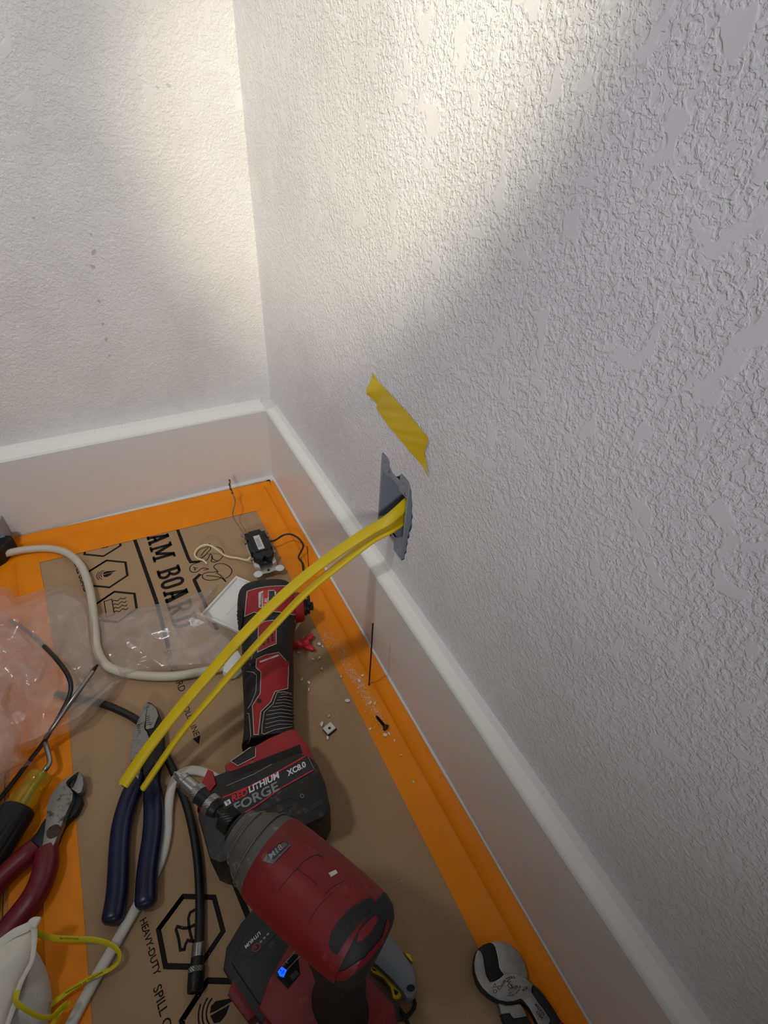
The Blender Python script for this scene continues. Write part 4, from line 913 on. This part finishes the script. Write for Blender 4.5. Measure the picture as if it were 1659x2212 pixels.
# ------------------------------------------------------------ white appliance cord with black plug
cd = root('power_cord', tuple(F(120, 1190, ZB)), 'thick ivory power cord with a black plug, curving over the plastic bag', 'power cord')
cpts = [(12, 1196, 0.012), (50, 1188, 0.009), (105, 1185, 0.007), (145, 1195, 0.008), (175, 1222, 0.009), (192, 1265, 0.010), (200, 1310, 0.012), (205, 1360, 0.014), (210, 1402, 0.013), (228, 1435, 0.011), (265, 1452, 0.009), (320, 1460, 0.008), (380, 1460, 0.008), (440, 1450, 0.008), (480, 1441, 0.009), (500, 1436, 0.010)]
tube('cord', catmull([tuple(F(*q)) for q in cpts], 6), 0.0054, cord_mat, cd, n=14)
p0 = F(14, 1176, 0.016); dz = Vector((0.42, 0.90, 0)).normalized()
plug = lprism('plug', [(-0.030, -0.007), (-0.022, -0.012), (0.008, -0.015), (0.012, -0.012), (0.012, 0.012), (0.008, 0.015), (-0.022, 0.012), (-0.030, 0.007)], -0.012, 0.013, blk2_mat, cd, frame((p0.x-0.006, p0.y, 0.0135), dz), 0.003)
for yy in (-0.0062, 0.0062): box('prong', 0.011, 0.026, yy-0.0008, yy+0.0008, -0.003, 0.003, chrome_mat, plug, 0.0004, 1, frame((p0.x-0.006, p0.y, 0.0155), dz))
lathe('prong', lp(frame((p0.x-0.006, p0.y, 0.0135), dz), 0.011, 0, -0.006), dz, [(0, 0.0024), (0.014, 0.0024), (0.017, 0.0012)], chrome_mat, plug, 10)
# white adapter the cord runs to
ppx('cord_end', [(480, 1449), (484, 1430), (498, 1412), (514, 1402), (522, 1416), (520, 1440), (506, 1452), (492, 1456)], 0.003, 0.018, white_mat, cd, 0.004)

# ------------------------------------------------------------ thin black wire over the bag
tb = [(20, 1338, 0.006), (60, 1365, 0.012), (95, 1396, 0.030), (122, 1424, 0.046), (143, 1452, 0.045), (153, 1478, 0.042), (149, 1505, 0.038), (132, 1540, 0.034), (112, 1575, 0.028), (88, 1612, 0.016), (60, 1648, 0.007), (28, 1690, 0.005), (0, 1725, 0.005), (-40, 1770, 0.005)]
tag(tube('thin_wire', catmull([tuple(F(*q)) for q in tb], 6), 0.0026, black_wire, None, b=0.0016, n=10), 'thin flat black wire curving over the plastic bag beside the screwdriver', 'wire')

# ------------------------------------------------------------ coaxial cable
cx_ = root('coaxial_cable', tuple(F(430, 2060, ZB)), 'thick black coaxial cable running under the blue pliers to a metal connector', 'cable')
cp = [(120, 1500, 0.005), (190, 1513, 0.005), (235, 1525, 0.006), (295, 1555, 0.006), (335, 1598, 0.006), (362, 1640, 0.006), (385, 1690, 0.006), (405, 1745, 0.006), (420, 1810, 0.0058), (429, 1880, 0.0058), (432, 1960, 0.0058), (430, 2040, 0.0062)]
ctp = catmull([tuple(F(*q)) for q in cp], 6); tube('jacket', ctp, 0.0042, coax_mat, cx_, n=14)
k0 = F(430, 2036, 0.0068); k1 = F(424, 2106, 0.0072); kd = (k1-k0); KL = kd.length; kd.normalize()
con = lathe('connector', k0, kd, [(0, 0.0046), (0.001, 0.0056), (0.010, 0.0056), (0.0105, 0.0050), (0.0108, 0.0050)], chrome_mat, cx_, 22)
lathe('connector_body', k0+kd*0.0105, kd, [(0, 0.0056), (0.006, 0.0056), (0.0062, 0.0050)], blk2_mat, cx_, 22)
knurl('knurled_nut', k0, kd, 0.0165, 0.0205, 0.0070, chrome_mat, cx_, 40, 4)
lathe('nut_sleeve', k0+kd*0.0205, kd, [(0, 0.0068), (0.010, 0.0064), (0.0125, 0.0058), (0.0126, 0.0044), (0.008, 0.0042), (0.0079, 0.0005)], blackox_mat, cx_, 24)
lathe('centre_pin', k0+kd*0.026, kd, [(0, 0.0006), (0.006, 0.0006), (0.0065, 0.0002)], copper_mat, cx_, 8)

# ------------------------------------------------------------ white sheathed cable
wp = [(505, 1700, 0.006), (470, 1682, 0.006), (440, 1668, 0.006), (410, 1664, 0.010), (385, 1675, 0.012), (371, 1700, 0.010), (364, 1745, 0.006), (361, 1800, 0.005), (352, 1845, 0.0048), (336, 1885, 0.0045), (312, 1930, 0.0045), (276, 1992, 0.0045), (240, 2055, 0.0045), (200, 2125, 0.0045), (160, 2200, 0.0045), (130, 2260, 0.0045)]
tag(tube('white_cable', catmull([tuple(F(*q)) for q in wp], 6), 0.0047, cordw_mat, None, b=0.0028, n=14, power=2.5), 'white sheathed electrical cable passing under the blue pliers to the lower left edge', 'cable')

# ------------------------------------------------------------ offset screwdriver
sd = root('screwdriver', tuple(F(60, 1720, ZB)), 'cranked-shaft screwdriver with amber collar and black ribbed grip at the left edge', 'screwdriver')
zC = 0.0165
s0 = F(50, 1733, zC); s1 = F(88, 1675, zC); sdir = (s1-s0).normalized()
sh = catmull([tuple(s1-sdir*0.012), tuple(s1), tuple(F(100, 1660, zC+0.002)), tuple(F(107, 1648, zC+0.002)), tuple(F(106, 1635, zC+0.002)), tuple(F(100, 1612, zC+0.002)), tuple(F(98, 1600, zC+0.002)), tuple(F(103, 1588, 0.024)), tuple(F(120, 1563, 0.032)), tuple(F(160, 1507, 0.043)), tuple(F(201, 1450, 0.046))], 6)
tube('shaft', sh, 0.0026, chrome_mat, sd, n=12)
tube('tip', [F(199, 1452, 0.0459), F(206, 1442, 0.0465), F(211, 1436, 0.047)], 0.0024, blackox_mat, sd, n=10, rad=lambda f: 1.05-0.5*f)
lathe('collar', s1+sdir*0.003, -sdir, [(0, 0.006), (0.001, 0.0102), (0.004, 0.0122), (0.010, 0.0122), (0.0135, 0.0102), (0.0145, 0.0108), (0.0160, 0.0108), (0.0168, 0.0114), (0.0185, 0.0114), (0.020, 0.0122), (0.036, 0.0124), (0.045, 0.0110)], amber_mat, sd, 28)
lathe('collar_core', s1-sdir*0.001, -sdir, [(0, 0.0028), (0.034, 0.0028), (0.035, 0.002)], steel_mat, sd, 12)
gr = s0-sdir*0.004
def grip_rings():
    R = []; u = Vector((0, 0, 1)); w_ = sdir.cross(u).normalized(); N = 48
    for s, r in ((0, 0.0125), (0.002, 0.0155), (0.006, 0.0166), (0.03, 0.0170), (0.07, 0.0172), (0.095, 0.0160), (0.105, 0.0130)):
        R.append([gr-sdir*s+(w_*math.cos(2*math.pi*j/N)+u*math.sin(2*math.pi*j/N))*(r*(0.955 if (j % 4 == 0 and 0.004 < s < 0.1) else 1.0)) for j in range(N)])
    return R
mk('grip', *rings_mesh(grip_rings()), blk_mat, sd, 25)

# ------------------------------------------------------------ maroon-handled diagonal cutters
zD = zoom(0, 1640, 6.914)
dc = root('diagonal_cutters', tuple(F(100, 1800, ZB)), 'worn diagonal cutting pliers with maroon dipped handles on the left orange tape', 'pliers')
ppx('lower_body', zD([(1085, 470), (1160, 500), (1218, 575), (1222, 640), (1150, 790), (1010, 920), (940, 1010), (880, 1150), (800, 1360), (700, 1330), (660, 1250), (700, 1000), (800, 800), (1000, 600)]), 0.003, 0.0115, blackox_mat, dc, 0.0015)
ppx('lower_arm', zD([(675, 880), (620, 955), (540, 1090), (460, 1185), (340, 1280), (480, 1330), (620, 1310), (690, 1200), (720, 1000)]), 0.003, 0.0125, blackox_mat, dc, 0.0015)
ppx('upper_jaw', zD([(1168, 185), (1060, 245), (940, 318), (860, 395), (790, 495), (740, 580), (710, 680), (695, 800), (685, 900), (662, 1090), (640, 1240), (620, 1325), (770, 1350), (820, 1240), (870, 1110), (930, 950), (990, 800), (1045, 680), (1082, 590), (1085, 490), (1050, 440), (1000, 395), (985, 345), (1020, 300), (1090, 240)]), 0.010, 0.0185, dsteel_mat, dc, 0.0014)
ppx('cutting_jaw', zD([(1168, 183), (1215, 210), (1240, 265), (1246, 350), (1232, 450), (1205, 492), (1165, 512), (1060, 438), (1095, 405), (1135, 320), (1172, 205)]), 0.006, 0.0165, dsteel_mat, dc, 0.0022)
ppx('jaw_recess', zD([(1168, 190), (1090, 245), (1000, 315), (985, 345), (1000, 390), (1060, 438), (1110, 380), (1160, 230)]), 0.004, 0.0125, blackox_mat, dc, 0.001)
lathe('rivet', F(800/6.914, 1640+1078/6.914, 0.0186), (0, 0, 1), [(0, 0.0062), (0.0006, 0.0060), (0.0008, 0.0045)], M('rusty_rivet', (84, 70, 58), 0.7, 0.6, wear=(300, 0.5, (50, 40, 34))), dc, 18)
def dip(name, px, a, b, mat, parent, endr=True, pw=2.6):
    pts = catmull([tuple(F(x, y, z)) for x, y, z in px], 6)
    def rad(f): 
        e = min(1, (1-f)*len(pts)/4.0) if endr else 1
        return (0.86+0.14*min(1, f*6))*(math.sqrt(max(0.02, 1-(1-e)**2)))
    V, Fc = tube_vf(pts, a, b, 20, rad=rad, power=pw); return mk(name, V, Fc, mat, parent, 60)
dip('handle', [(78, 1827, 0.011), (60, 1845, 0.011), (36, 1866, 0.011), (8, 1892, 0.011), (-20, 1925, 0.011), (-50, 1975, 0.011), (-80, 2030, 0.011)], 0.0092, 0.0085, maroon_mat, dc)
dip('handle', [(101, 1832, 0.012), (101, 1852, 0.0125), (97, 1880, 0.0125), (86, 1912, 0.012), (70, 1942, 0.012), (48, 1972, 0.011), (22, 2004, 0.011), (-8, 2044, 0.011), (-40, 2090, 0.011)], 0.0105, 0.0088, maroon_mat, dc)

# ------------------------------------------------------------ blue-handled lineman's pliers
zP = zoom(200, 1480, 4.254)
lp_ = root('lineman_pliers', tuple(F(300, 1750, ZB)), "lineman's pliers with navy blue dipped handles lying below the yellow cable ends", 'pliers')
lj = ppx('left_jaw', zP([(476, 172), (505, 152), (492, 280), (478, 400), (500, 425), (520, 480), (520, 640), (450, 740), (420, 870), (345, 780), (343, 700), (347, 600), (365, 460), (395, 370), (430, 285)]), 0.003, 0.0165, dsteel_mat, lp_, 0.0016)
rj = ppx('right_jaw', zP([(508, 150), (545, 163), (590, 210), (615, 270), (632, 330), (648, 480), (645, 600), (610, 760), (600, 880), (480, 910), (455, 745), (525, 645), (524, 480), (504, 425), (482, 400), (495, 280)]), 0.003, 0.0155, blackox_mat, lp_, 0.0016)
ppx('jaw_flank', zP([(500, 165), (540, 170), (585, 215), (605, 280), (560, 390), (500, 405), (484, 398), (493, 280)]), 0.0150, 0.0172, dsteel_mat, lp_, 0.0009)
bj = bvh_of([lj]); bj2 = bvh_of([o for o in lp_.children if o.name.startswith('jaw_flank')])
for k in range(6): dline('jaw_tooth', zP([(496, 272+k*19), (528, 262+k*19)]), 1.0, bj2, blk3_mat, rj, 0.0004)
for k in range(6): dline('jaw_tooth', zP([(405+k*3, 375+k*15-20), (440, 335+k*20)]), 0.9, bj, blk3_mat, lj, 0.0004)
dline('pivot_line', zP([tuple(p_) for p_ in circle(405, 560, 62, 20)]), 0.9, bj, MATS['label_grey'], lj, 0.0003, True)
dip('handle', [(297, 1672, 0.009), (289, 1700, 0.009), (275, 1738, 0.009), (263, 1785, 0.0095), (258, 1835, 0.0095), (256, 1885, 0.0095), (253, 1930, 0.0095), (247, 1968, 0.0095), (242, 1998, 0.0095)], 0.0094, 0.0078, blue_mat, lp_)
dip('handle', [(328, 1688, 0.009), (331, 1720, 0.0095), (332, 1765, 0.0100), (329, 1810, 0.0105), (323, 1850, 0.0110), (318, 1890, 0.0115), (316, 1930, 0.0120), (315, 1964, 0.0120)], 0.0094, 0.0078, blue_mat, lp_)

# ------------------------------------------------------------ cable cutters, lower right
zK = zoom(1000, 2000, 5.925)
kc = root('cable_cutters', tuple(F(1090, 2110, ZB)), 'cable cutters with hooked steel jaws and black handles resting on the right tape', 'cable cutters')
ppx('rear_blade', zK([(350, 216), (410, 198), (500, 200), (600, 235), (700, 320), (770, 420), (810, 540), (828, 660), (760, 760), (600, 760), (520, 640), (465, 530), (450, 430), (430, 330), (400, 250)]), 0.006, 0.0115, steel_mat, kc, 0.0006)
ppx('hook_inner', zK([(188, 302), (255, 242), (340, 213), (385, 225), (415, 270), (432, 345), (450, 460), (470, 550), (530, 625), (440, 760), (340, 760), (285, 650), (255, 450), (220, 350)]), 0.004, 0.0125, blackox_mat, kc, 0.0006)
CUT = [(190, 308), (165, 370), (146, 480), (155, 590), (190, 690), (250, 790), (340, 880), (450, 945), (560, 970), (660, 962), (745, 930), (785, 965), (850, 1050), (930, 1190), (965, 1262), (1040, 1330), (1110, 1240), (1120, 1195), (1050, 1090), (960, 970), (878, 845), (882, 800), (897, 755), (820, 682), (720, 622), (640, 602), (570, 602), (535, 615), (470, 672), (400, 712), (345, 718), (300, 640), (283, 560), (268, 460), (255, 380), (228, 325)]
ppx('hook_jaw_back', zK([(x-(12 if x < 300 else 4), y+(34 if 600 < y < 1100 and x < 800 else 6)) for x, y in CUT]), 0.006, 0.0150, blackox_mat, kc, 0.0006)
hj = ppx('hook_jaw', zK(CUT), 0.0135, 0.0170, steel_mat, kc, 0.0005)
ppx('right_handle', zK([(900, 750), (960, 790), (1050, 890), (1150, 1030), (1240, 1180), (1300, 1280), (1330, 1420), (1180, 1420), (1090, 1250), (1120, 1195), (1050, 1090), (960, 970), (880, 850)]), 0.006, 0.0155, blk_mat, kc, 0.002)
ppx('handle_sleeve', zK([(1235, 1220), (1300, 1235), (1400, 1400), (1420, 1560), (1250, 1560), (1210, 1400)]), 0.004, 0.0175, maroon_mat, kc, 0.003)
ppx('left_arm', zK([(455, 985), (560, 1010), (735, 1000), (780, 1060), (825, 1162), (740, 1175), (650, 1186), (620, 1150), (598, 1120), (490, 1132)]), 0.004, 0.0125, steel_mat, kc, 0.0006)
ppx('left_handle', zK([(490, 1130), (598, 1120), (620, 1150), (650, 1190), (740, 1178), (828, 1165), (880, 1270), (930, 1420), (600, 1420), (535, 1256)]), 0.004, 0.0130, blk_mat, kc, 0.0012)
bk_ = bvh_of([hj])
def kt(body, a, b, hgt, mid=None):
    bmt = text2d(body, size=1.0, bold=0.01); x0 = min(v.co.x for v in bmt.verts); x1 = max(v.co.x for v in bmt.verts); y1 = max(v.co.y for v in bmt.verts)
    P0 = Vector(zK([a])[0]); P1 = Vector(zK([b])[0]); e = (P1-P0)/(x1-x0); up = Vector((e.y, -e.x)).normalized()*(hgt/5.925/y1)
    bow = mid or 0.0
    def tf(x, y):
        t = (x-x0)/(x1-x0); bb_ = bow*4*t*(1-t)/5.925; u_ = up.normalized()
        return (P0.x+e.x*(x-x0)+up.x*y+u_.x*bb_, P0.y+e.y*(x-x0)+up.y*y+u_.y*bb_)
    return drape('engraved_text', bmt, bk_, blackox_mat, hj, 0.0003, tf)
kt('KLEIN TOOLS', (505, 790), (672, 668), 34, 38); kt('63225', (590, 838), (692, 782), 30); kt('NOT FOR', (595, 872), (712, 775), 26, -18); kt('STEEL OR ACSR', (585, 905), (745, 775), 26, -38)
kt('K8', (775, 840), (832, 800), 34); kt('MADE IN', (915, 1010), (1030, 1150), 30); kt('USA', (935, 1110), (1010, 1205), 36)
for c_, e_ in (((408, 768), 1), ((410, 838), 0), ((465, 790), 0)): dline('engraved_mark', zK([(c_[0]-22, c_[1]+20), (c_[0], c_[1]-30), (c_[0]+22, c_[1]+14)] if e_ else circle(c_[0], c_[1], 22, 10)), 1.0, bk_, blackox_mat, hj, 0.0003, True)
for L_ in ([(600, 690), (560, 710), (585, 720), (620, 715)], [(590, 730), (610, 760), (640, 790), (600, 795), (570, 760), (590, 735)], [(620, 735), (630, 760), (615, 780)]): dline('engraved_mark', zK(L_), 1.3, bk_, blackox_mat, hj, 0.0003)

# ------------------------------------------------------------ utility knife
zU = zoom(780, 1980, 3.072)
uk = root('utility_knife', tuple(F(860, 2090, ZB)), 'grey utility knife with yellow lever lying half hidden behind the impact driver', 'knife')
ppx('body', zU([(120, 60), (190, 112), (250, 180), (300, 255), (348, 322), (370, 400), (376, 480), (366, 525), (335, 550), (298, 548), (272, 500), (200, 420), (110, 335), (40, 280), (20, 180)]), 0.002, 0.022, knife_mat, uk, 0.006)
ubv = bvh_of([o for o in uk.children])
dpoly('lanyard_hole', zU(circle(330, 474, 27, 16, 24)), ubv, blk3_mat, uk, 0.0004); dline('hole_rim', zU(circle(330, 474, 30, 18, 27)), 1.2, ubv, MATS['label_grey'], uk, 0.0005, True)
lev = ppx('lever', zU([(50, 315), (70, 318), (150, 372), (200, 430), (276, 488), (268, 530), (236, 550), (212, 545), (195, 470), (150, 410), (75, 372), (60, 350)]), 0.003, 0.014, kyel_mat, uk, 0.0015)
lbv = bvh_of([lev])
dpoly('lever_slot', zU([(70, 335), (105, 360), (95, 362), (78, 355)]), lbv, blk3_mat, lev, 0.0003); dpoly('lever_slot', zU([(215, 478), (248, 502), (236, 524), (222, 515)]), lbv, blk3_mat, lev, 0.0003)
ppx('button', zU([(286, 236), (326, 250), (348, 300), (330, 296), (305, 268)]), 0.006, 0.018, kyel_mat, uk, 0.001)
def cordpts(px, z=0.0035): return catmull([tuple(F(a, b, z)) for a, b in zU(px)], 6)
for L_ in ([(350, 545), (358, 590), (330, 640), (296, 668), (300, 690), (325, 740)], [(296, 668), (270, 635), (225, 585), (160, 555), (110, 550)], [(310, 690), (240, 655), (180, 632), (100, 628)], [(300, 675), (230, 685), (170, 695), (90, 690)]):
    tube('lanyard', cordpts(L_), 0.0014, blk3_mat, uk, n=8)

# ------------------------------------------------------------ dust mask
mk_ = root('dust_mask', tuple(F(50, 2120, ZB)), 'white folded dust mask with yellow elastic straps in the lower left corner', 'dust mask')
def shell(name, px, zc, zr, seed, mat, cpx, spread):
    bm = poly2d(px, 9); P = [Vector((a, b, 0)) for a, b in px]; n = len(P)
    for v in bm.verts:
        q = v.co.copy(); m_ = min(((q-(P[i]+(P[(i+1) % n]-P[i])*max(0, min(1, (q-P[i]).dot(P[(i+1) % n]-P[i])/max(1e-6, (P[(i+1) % n]-P[i]).length_squared))))).length) for i in range(n))
        g = F(q.x, q.y, zr); z = zr+(zc-zr)*min(1, m_/spread)**0.5+0.0012*noise.noise((g.x*60, g.y*60, seed)); v.co = F(q.x, q.y, z)
    bmesh.ops.solidify(bm, geom=list(bm.faces), thickness=0.0012)
    return frombm(name, bm, mat, mk_, 60)
shell('lower_panel', [(70, 2045), (84, 2062), (98, 2090), (108, 2125), (112, 2160), (108, 2195), (95, 2240), (-30, 2260), (-20, 2160), (30, 2080)], 0.034, 0.006, 4.4, maskg_mat, None, 60)
shell('upper_panel', [(-60, 2060), (0, 2040), (30, 2018), (62, 2003), (72, 1994), (76, 2010), (73, 2045), (68, 2075), (52, 2105), (40, 2130), (30, 2165), (18, 2195), (6, 2240), (-60, 2260)], 0.052, 0.036, 1.7, mask_mat, None, 70)
tube('welded_seam', catmull([tuple(F(*q)) for q in [(-20, 2048, 0.039), (0, 2037, 0.040), (30, 2016, 0.042), (60, 2002, 0.043), (70, 1992, 0.045), (83, 1992, 0.048)]], 5), 0.0035, mask_mat, mk_, b=0.001, n=8)
tube('welded_seam', catmull([tuple(F(*q)) for q in [(70, 1994, 0.044), (74, 2015, 0.041), (72, 2050, 0.039), (66, 2080, 0.038), (50, 2110, 0.038), (38, 2140, 0.038), (30, 2172, 0.038), (14, 2215, 0.038)]], 5), 0.0022, mask_mat, mk_, b=0.0012, n=8)
def strap(px, tw=0.0): return tube('strap', catmull([tuple(F(*q)) for q in px], 6), 0.0023, strap_mat, mk_, b=0.0005, n=8, twist=(lambda f: tw*math.sin(f*3.1)), power=4)
s1_ = strap([(74, 2010, 0.040), (84, 2017, 0.036), (105, 2025, 0.026), (150, 2029, 0.018), (200, 2030, 0.014), (238, 2040, 0.013), (257, 2058, 0.012), (255, 2078, 0.010), (235, 2095, 0.010), (190, 2115, 0.010), (150, 2140, 0.008), (108, 2172, 0.006), (80, 2195, 0.005)], 0.7)
strap([(38, 2140, 0.042), (34, 2155, 0.044), (36, 2166, 0.044), (58, 2182, 0.040), (85, 2196, 0.034), (112, 2196, 0.030), (130, 2180, 0.026), (146, 2168, 0.022), (140, 2176, 0.016), (122, 2198, 0.012), (108, 2225, 0.010)], 1.0)
sbv = bvh_of([s1_])
dtext('strap_print', '1860  INSTRUCTIONS', (128, 2028.5), (4.4, 0.12), (0, -5.5), sbv, blk3_mat, s1_, 0.0003, size=1.0)
dtext('strap_print', 'instructions sur l\'utilisation', (142, 2147), (8.4*0.98, -8.4*0.55), (-3, -7), sbv, blk3_mat, s1_, 0.0003, size=0.9)

# ------------------------------------------------------------ small hardware and debris
b0 = F(797, 1481, ZB); 
tag(tube('long_nail', [b0, b0+Vector((0.002, 0.003, 0.06)), b0+Vector((0.0035, 0.006, 0.116))], 0.0009, rust_mat, None, n=8), 'long thin dark nail standing upright in the right tape beside the crumbs', 'nail')
b1 = F(668, 1241, ZB)
tag(tube('short_nail', [b1, b1+Vector((-0.0005, 0, 0.06))], 0.0005, rust_mat, None, n=6), 'hair-thin pin standing upright in the tape near the black wire tip', 'nail')
scw = root('drywall_screw', tuple(F(824, 1558, ZB)), 'small dark screw lying on the right tape below the upright nail', 'screw')
q0 = F(812, 1546, 0.006); q1 = F(832, 1570, 0.006); qd = (q1-q0); ql = qd.length; qd.normalize()
R = []
for i in range(29):
    s = ql*0.9*i/28; R.append((s, 0.0008+0.0012*min(1, i/6) if i % 2 else 0.0006+0.0005*min(1, i/6)))
lathe('shank', q0, qd, R, rust_mat, scw, 12, 20); lathe('screw_head', q0+qd*ql*0.88, qd, [(0, 0.0018), (0.003, 0.0042), (0.0042, 0.0042), (0.0042, 0.002)], rust_mat, scw, 14)
clip = root('screw_retainer', tuple(F(712, 1576, ZB)), 'tiny white square screw retainer with a hole lying on the board', 'retainer')
CM = frame(tuple(F(712, 1577, ZB)), (0.88, 0.25, 0))
box('pad', -0.0062, 0.0062, -0.0055, 0.0055, 0.0, 0.0022, blk3_mat, clip, 0.0004, 1, CM); cb = box('block', -0.006, 0.006, -0.0045, 0.0055, 0.0022, 0.0046, white_mat, clip, 0.0006, 1, CM)
lathe('hole', lp(CM, 0, 0, 0.0046), (0, 0, 1), [(0, 0.0017), (0.0002, 0.0017)], blk3_mat, clip, 12)
wn = root('wire_connector', tuple(F(655, 1393, ZB)), 'red winged wire connector lying beside the multi-tool', 'wire connector')
w0 = F(634, 1393, 0.007); w1 = F(668, 1389, 0.007); wd = (w1-w0).normalized()
lathe('cone', w0, wd, [(0, 0.0048), (0.008, 0.0056), (0.018, 0.0062), (0.0205, 0.0058), (0.0206, 0.0045), (0.012, 0.004)], rwing_mat, wn, 18)
for sgn_ in (1, -1):
    pts = [(0.010, 0.005), (0.020, 0.0115), (0.0265, 0.0135), (0.0275, 0.009), (0.022, 0.004)]
    lprism('wing', [(x, sgn_*y) for x, y in pts], -0.0012, 0.0024, rwing_mat, wn, frame((w0.x, w0.y, 0.007), wd), 0.0008)
# larger paint flakes, each on its own
FLK = [(655, 1378, 9), (690, 1392, 10), (697, 1397, 8), (645, 1410, 8), (676, 1424, 7), (690, 1421, 11), (652, 1468, 8), (668, 1475, 9), (667, 1490, 9), (695, 1445, 7), (750, 1515, 12), (800, 1518, 9), (810, 1520, 9), (695, 1565, 10), (708, 1594, 9), (711, 1547, 7), (783, 1460, 8), (776, 1472, 9), (893, 1690, 6), (832, 1588, 10), (840, 1585, 9), (737, 1462, 6), (800, 1575, 7), (852, 1600, 6), (866, 1631, 6)]
cream_mat = M('cream_flake', (226, 206, 158), 0.85)
FLAB = ('small white flake of plaster among the crumbs between multi-tool and right tape', 'small cream-coloured flake of paint among the crumbs between multi-tool and right tape')
for i, (a, b, s) in enumerate(FLK):
    c_ = F(a, b, ZB+0.0008); r = s*0.00030; an = random.uniform(0, 3.1); k = random.uniform(0.35, 0.7); bm = bmesh.new(); top = []; bot = []
    for j in range(7):
        t = 2*math.pi*j/7; rr2 = r*random.uniform(0.75, 1.2); x, y = rr2*math.cos(t), rr2*k*math.sin(t)
        X, Y = x*math.cos(an)-y*math.sin(an), x*math.sin(an)+y*math.cos(an); zc = 0.0006*random.random()+abs(y)*0.35
        top.append(bm.verts.new((c_.x+X, c_.y+Y, c_.z+zc+0.0006))); bot.append(bm.verts.new((c_.x+X, c_.y+Y, c_.z+zc)))
    bm.faces.new(top); bm.faces.new(bot[::-1])
    for j in range(7): bm.faces.new((top[j], bot[j], bot[(j+1) % 7], top[(j+1) % 7]))
    tag(frombm('paint_flake', bm, crumb_mat if i % 3 else cream_mat, None, 40), FLAB[i % 3 == 0], 'paint flake', 'plaster flakes beside the multi-tool')
# scuffs and a stain on the back wall
bwv = bvh_of([wb])
scuff_mat = M('grey_scuff', (190, 186, 182), 0.8); stain_mat = M('brown_stain', (206, 196, 176), 0.8)
for a, b, w_, h_, m_ in ((197, 505, 5, 3, 0), (203, 545, 6, 10, 0), (200, 575, 9, 5, 0), (214, 650, 6, 4, 0), (222, 700, 3, 5, 0), (229, 733, 4, 6, 0), (236, 768, 4, 4, 0), (340, 189, 6, 4, 1), (364, 184, 9, 4, 1), (73, 470, 4, 4, 0)):
    dpoly('scuff' if not m_ else 'stain', [(x+random.uniform(-1.2, 1.2), y+random.uniform(-1.2, 1.2)) for x, y in circle(a, b, w_*0.7, 9, h_*0.7, 0.5)], bwv, (scuff_mat, stain_mat)[m_], wb, 0.0003)
# fine crumbs, too many to count
def crumbs():
    V = []; Fc = []
    def add(p, r):
        b = len(V); h = r*random.uniform(0.5, 1.1)
        for j in range(4):
            t = random.random()*0.9+math.pi/2*j; V.append((p.x+r*math.cos(t), p.y+r*math.sin(t)*random.uniform(0.4, 1), p.z))
        V.append((p.x, p.y, p.z+h)); Fc.extend([(b, b+1, b+4), (b+1, b+2, b+4), (b+2, b+3, b+4), (b+3, b, b+4), (b, b+3, b+2, b+1)])
    path = [(700, 1370), (735, 1400), (752, 1440), (768, 1465), (780, 1480), (795, 1510), (815, 1535), (835, 1580)]
    for _ in range(1100):
        i = random.randrange(len(path)-1); t = random.random(); a, b = path[i], path[i+1]
        x = a[0]+(b[0]-a[0])*t+random.gauss(0, 7); y = a[1]+(b[1]-a[1])*t+random.gauss(0, 9)
        add(F(x, y, ZB+0.0006), random.uniform(0.0002, 0.0009))
    for _ in range(420):
        x = random.gauss(715, 55); y = random.gauss(1470, 75)
        if x < 640: continue
        add(F(x, y, ZB+0.0004), random.uniform(0.0002, 0.0008))
    for _ in range(260):
        x = random.uniform(190, 1150); y = random.uniform(1500, 2210); p_ = F(x, y, ZB+0.0004)
        if p_.x > -0.03: continue
        add(p_, random.uniform(0.0002, 0.0006))
    for _ in range(60):
        x = random.uniform(300, 640); y = random.uniform(1080, 1240); p_ = F(x, y, ZB+0.0004)
        if p_.x < -0.03 and p_.y < -0.06: add(p_, random.uniform(0.0002, 0.0006))
    o = mk('plaster_crumbs', V, Fc, crumb_mat); tag(o, 'fine white plaster crumbs scattered over the board and right tape', 'crumbs', None, 'stuff')
crumbs()
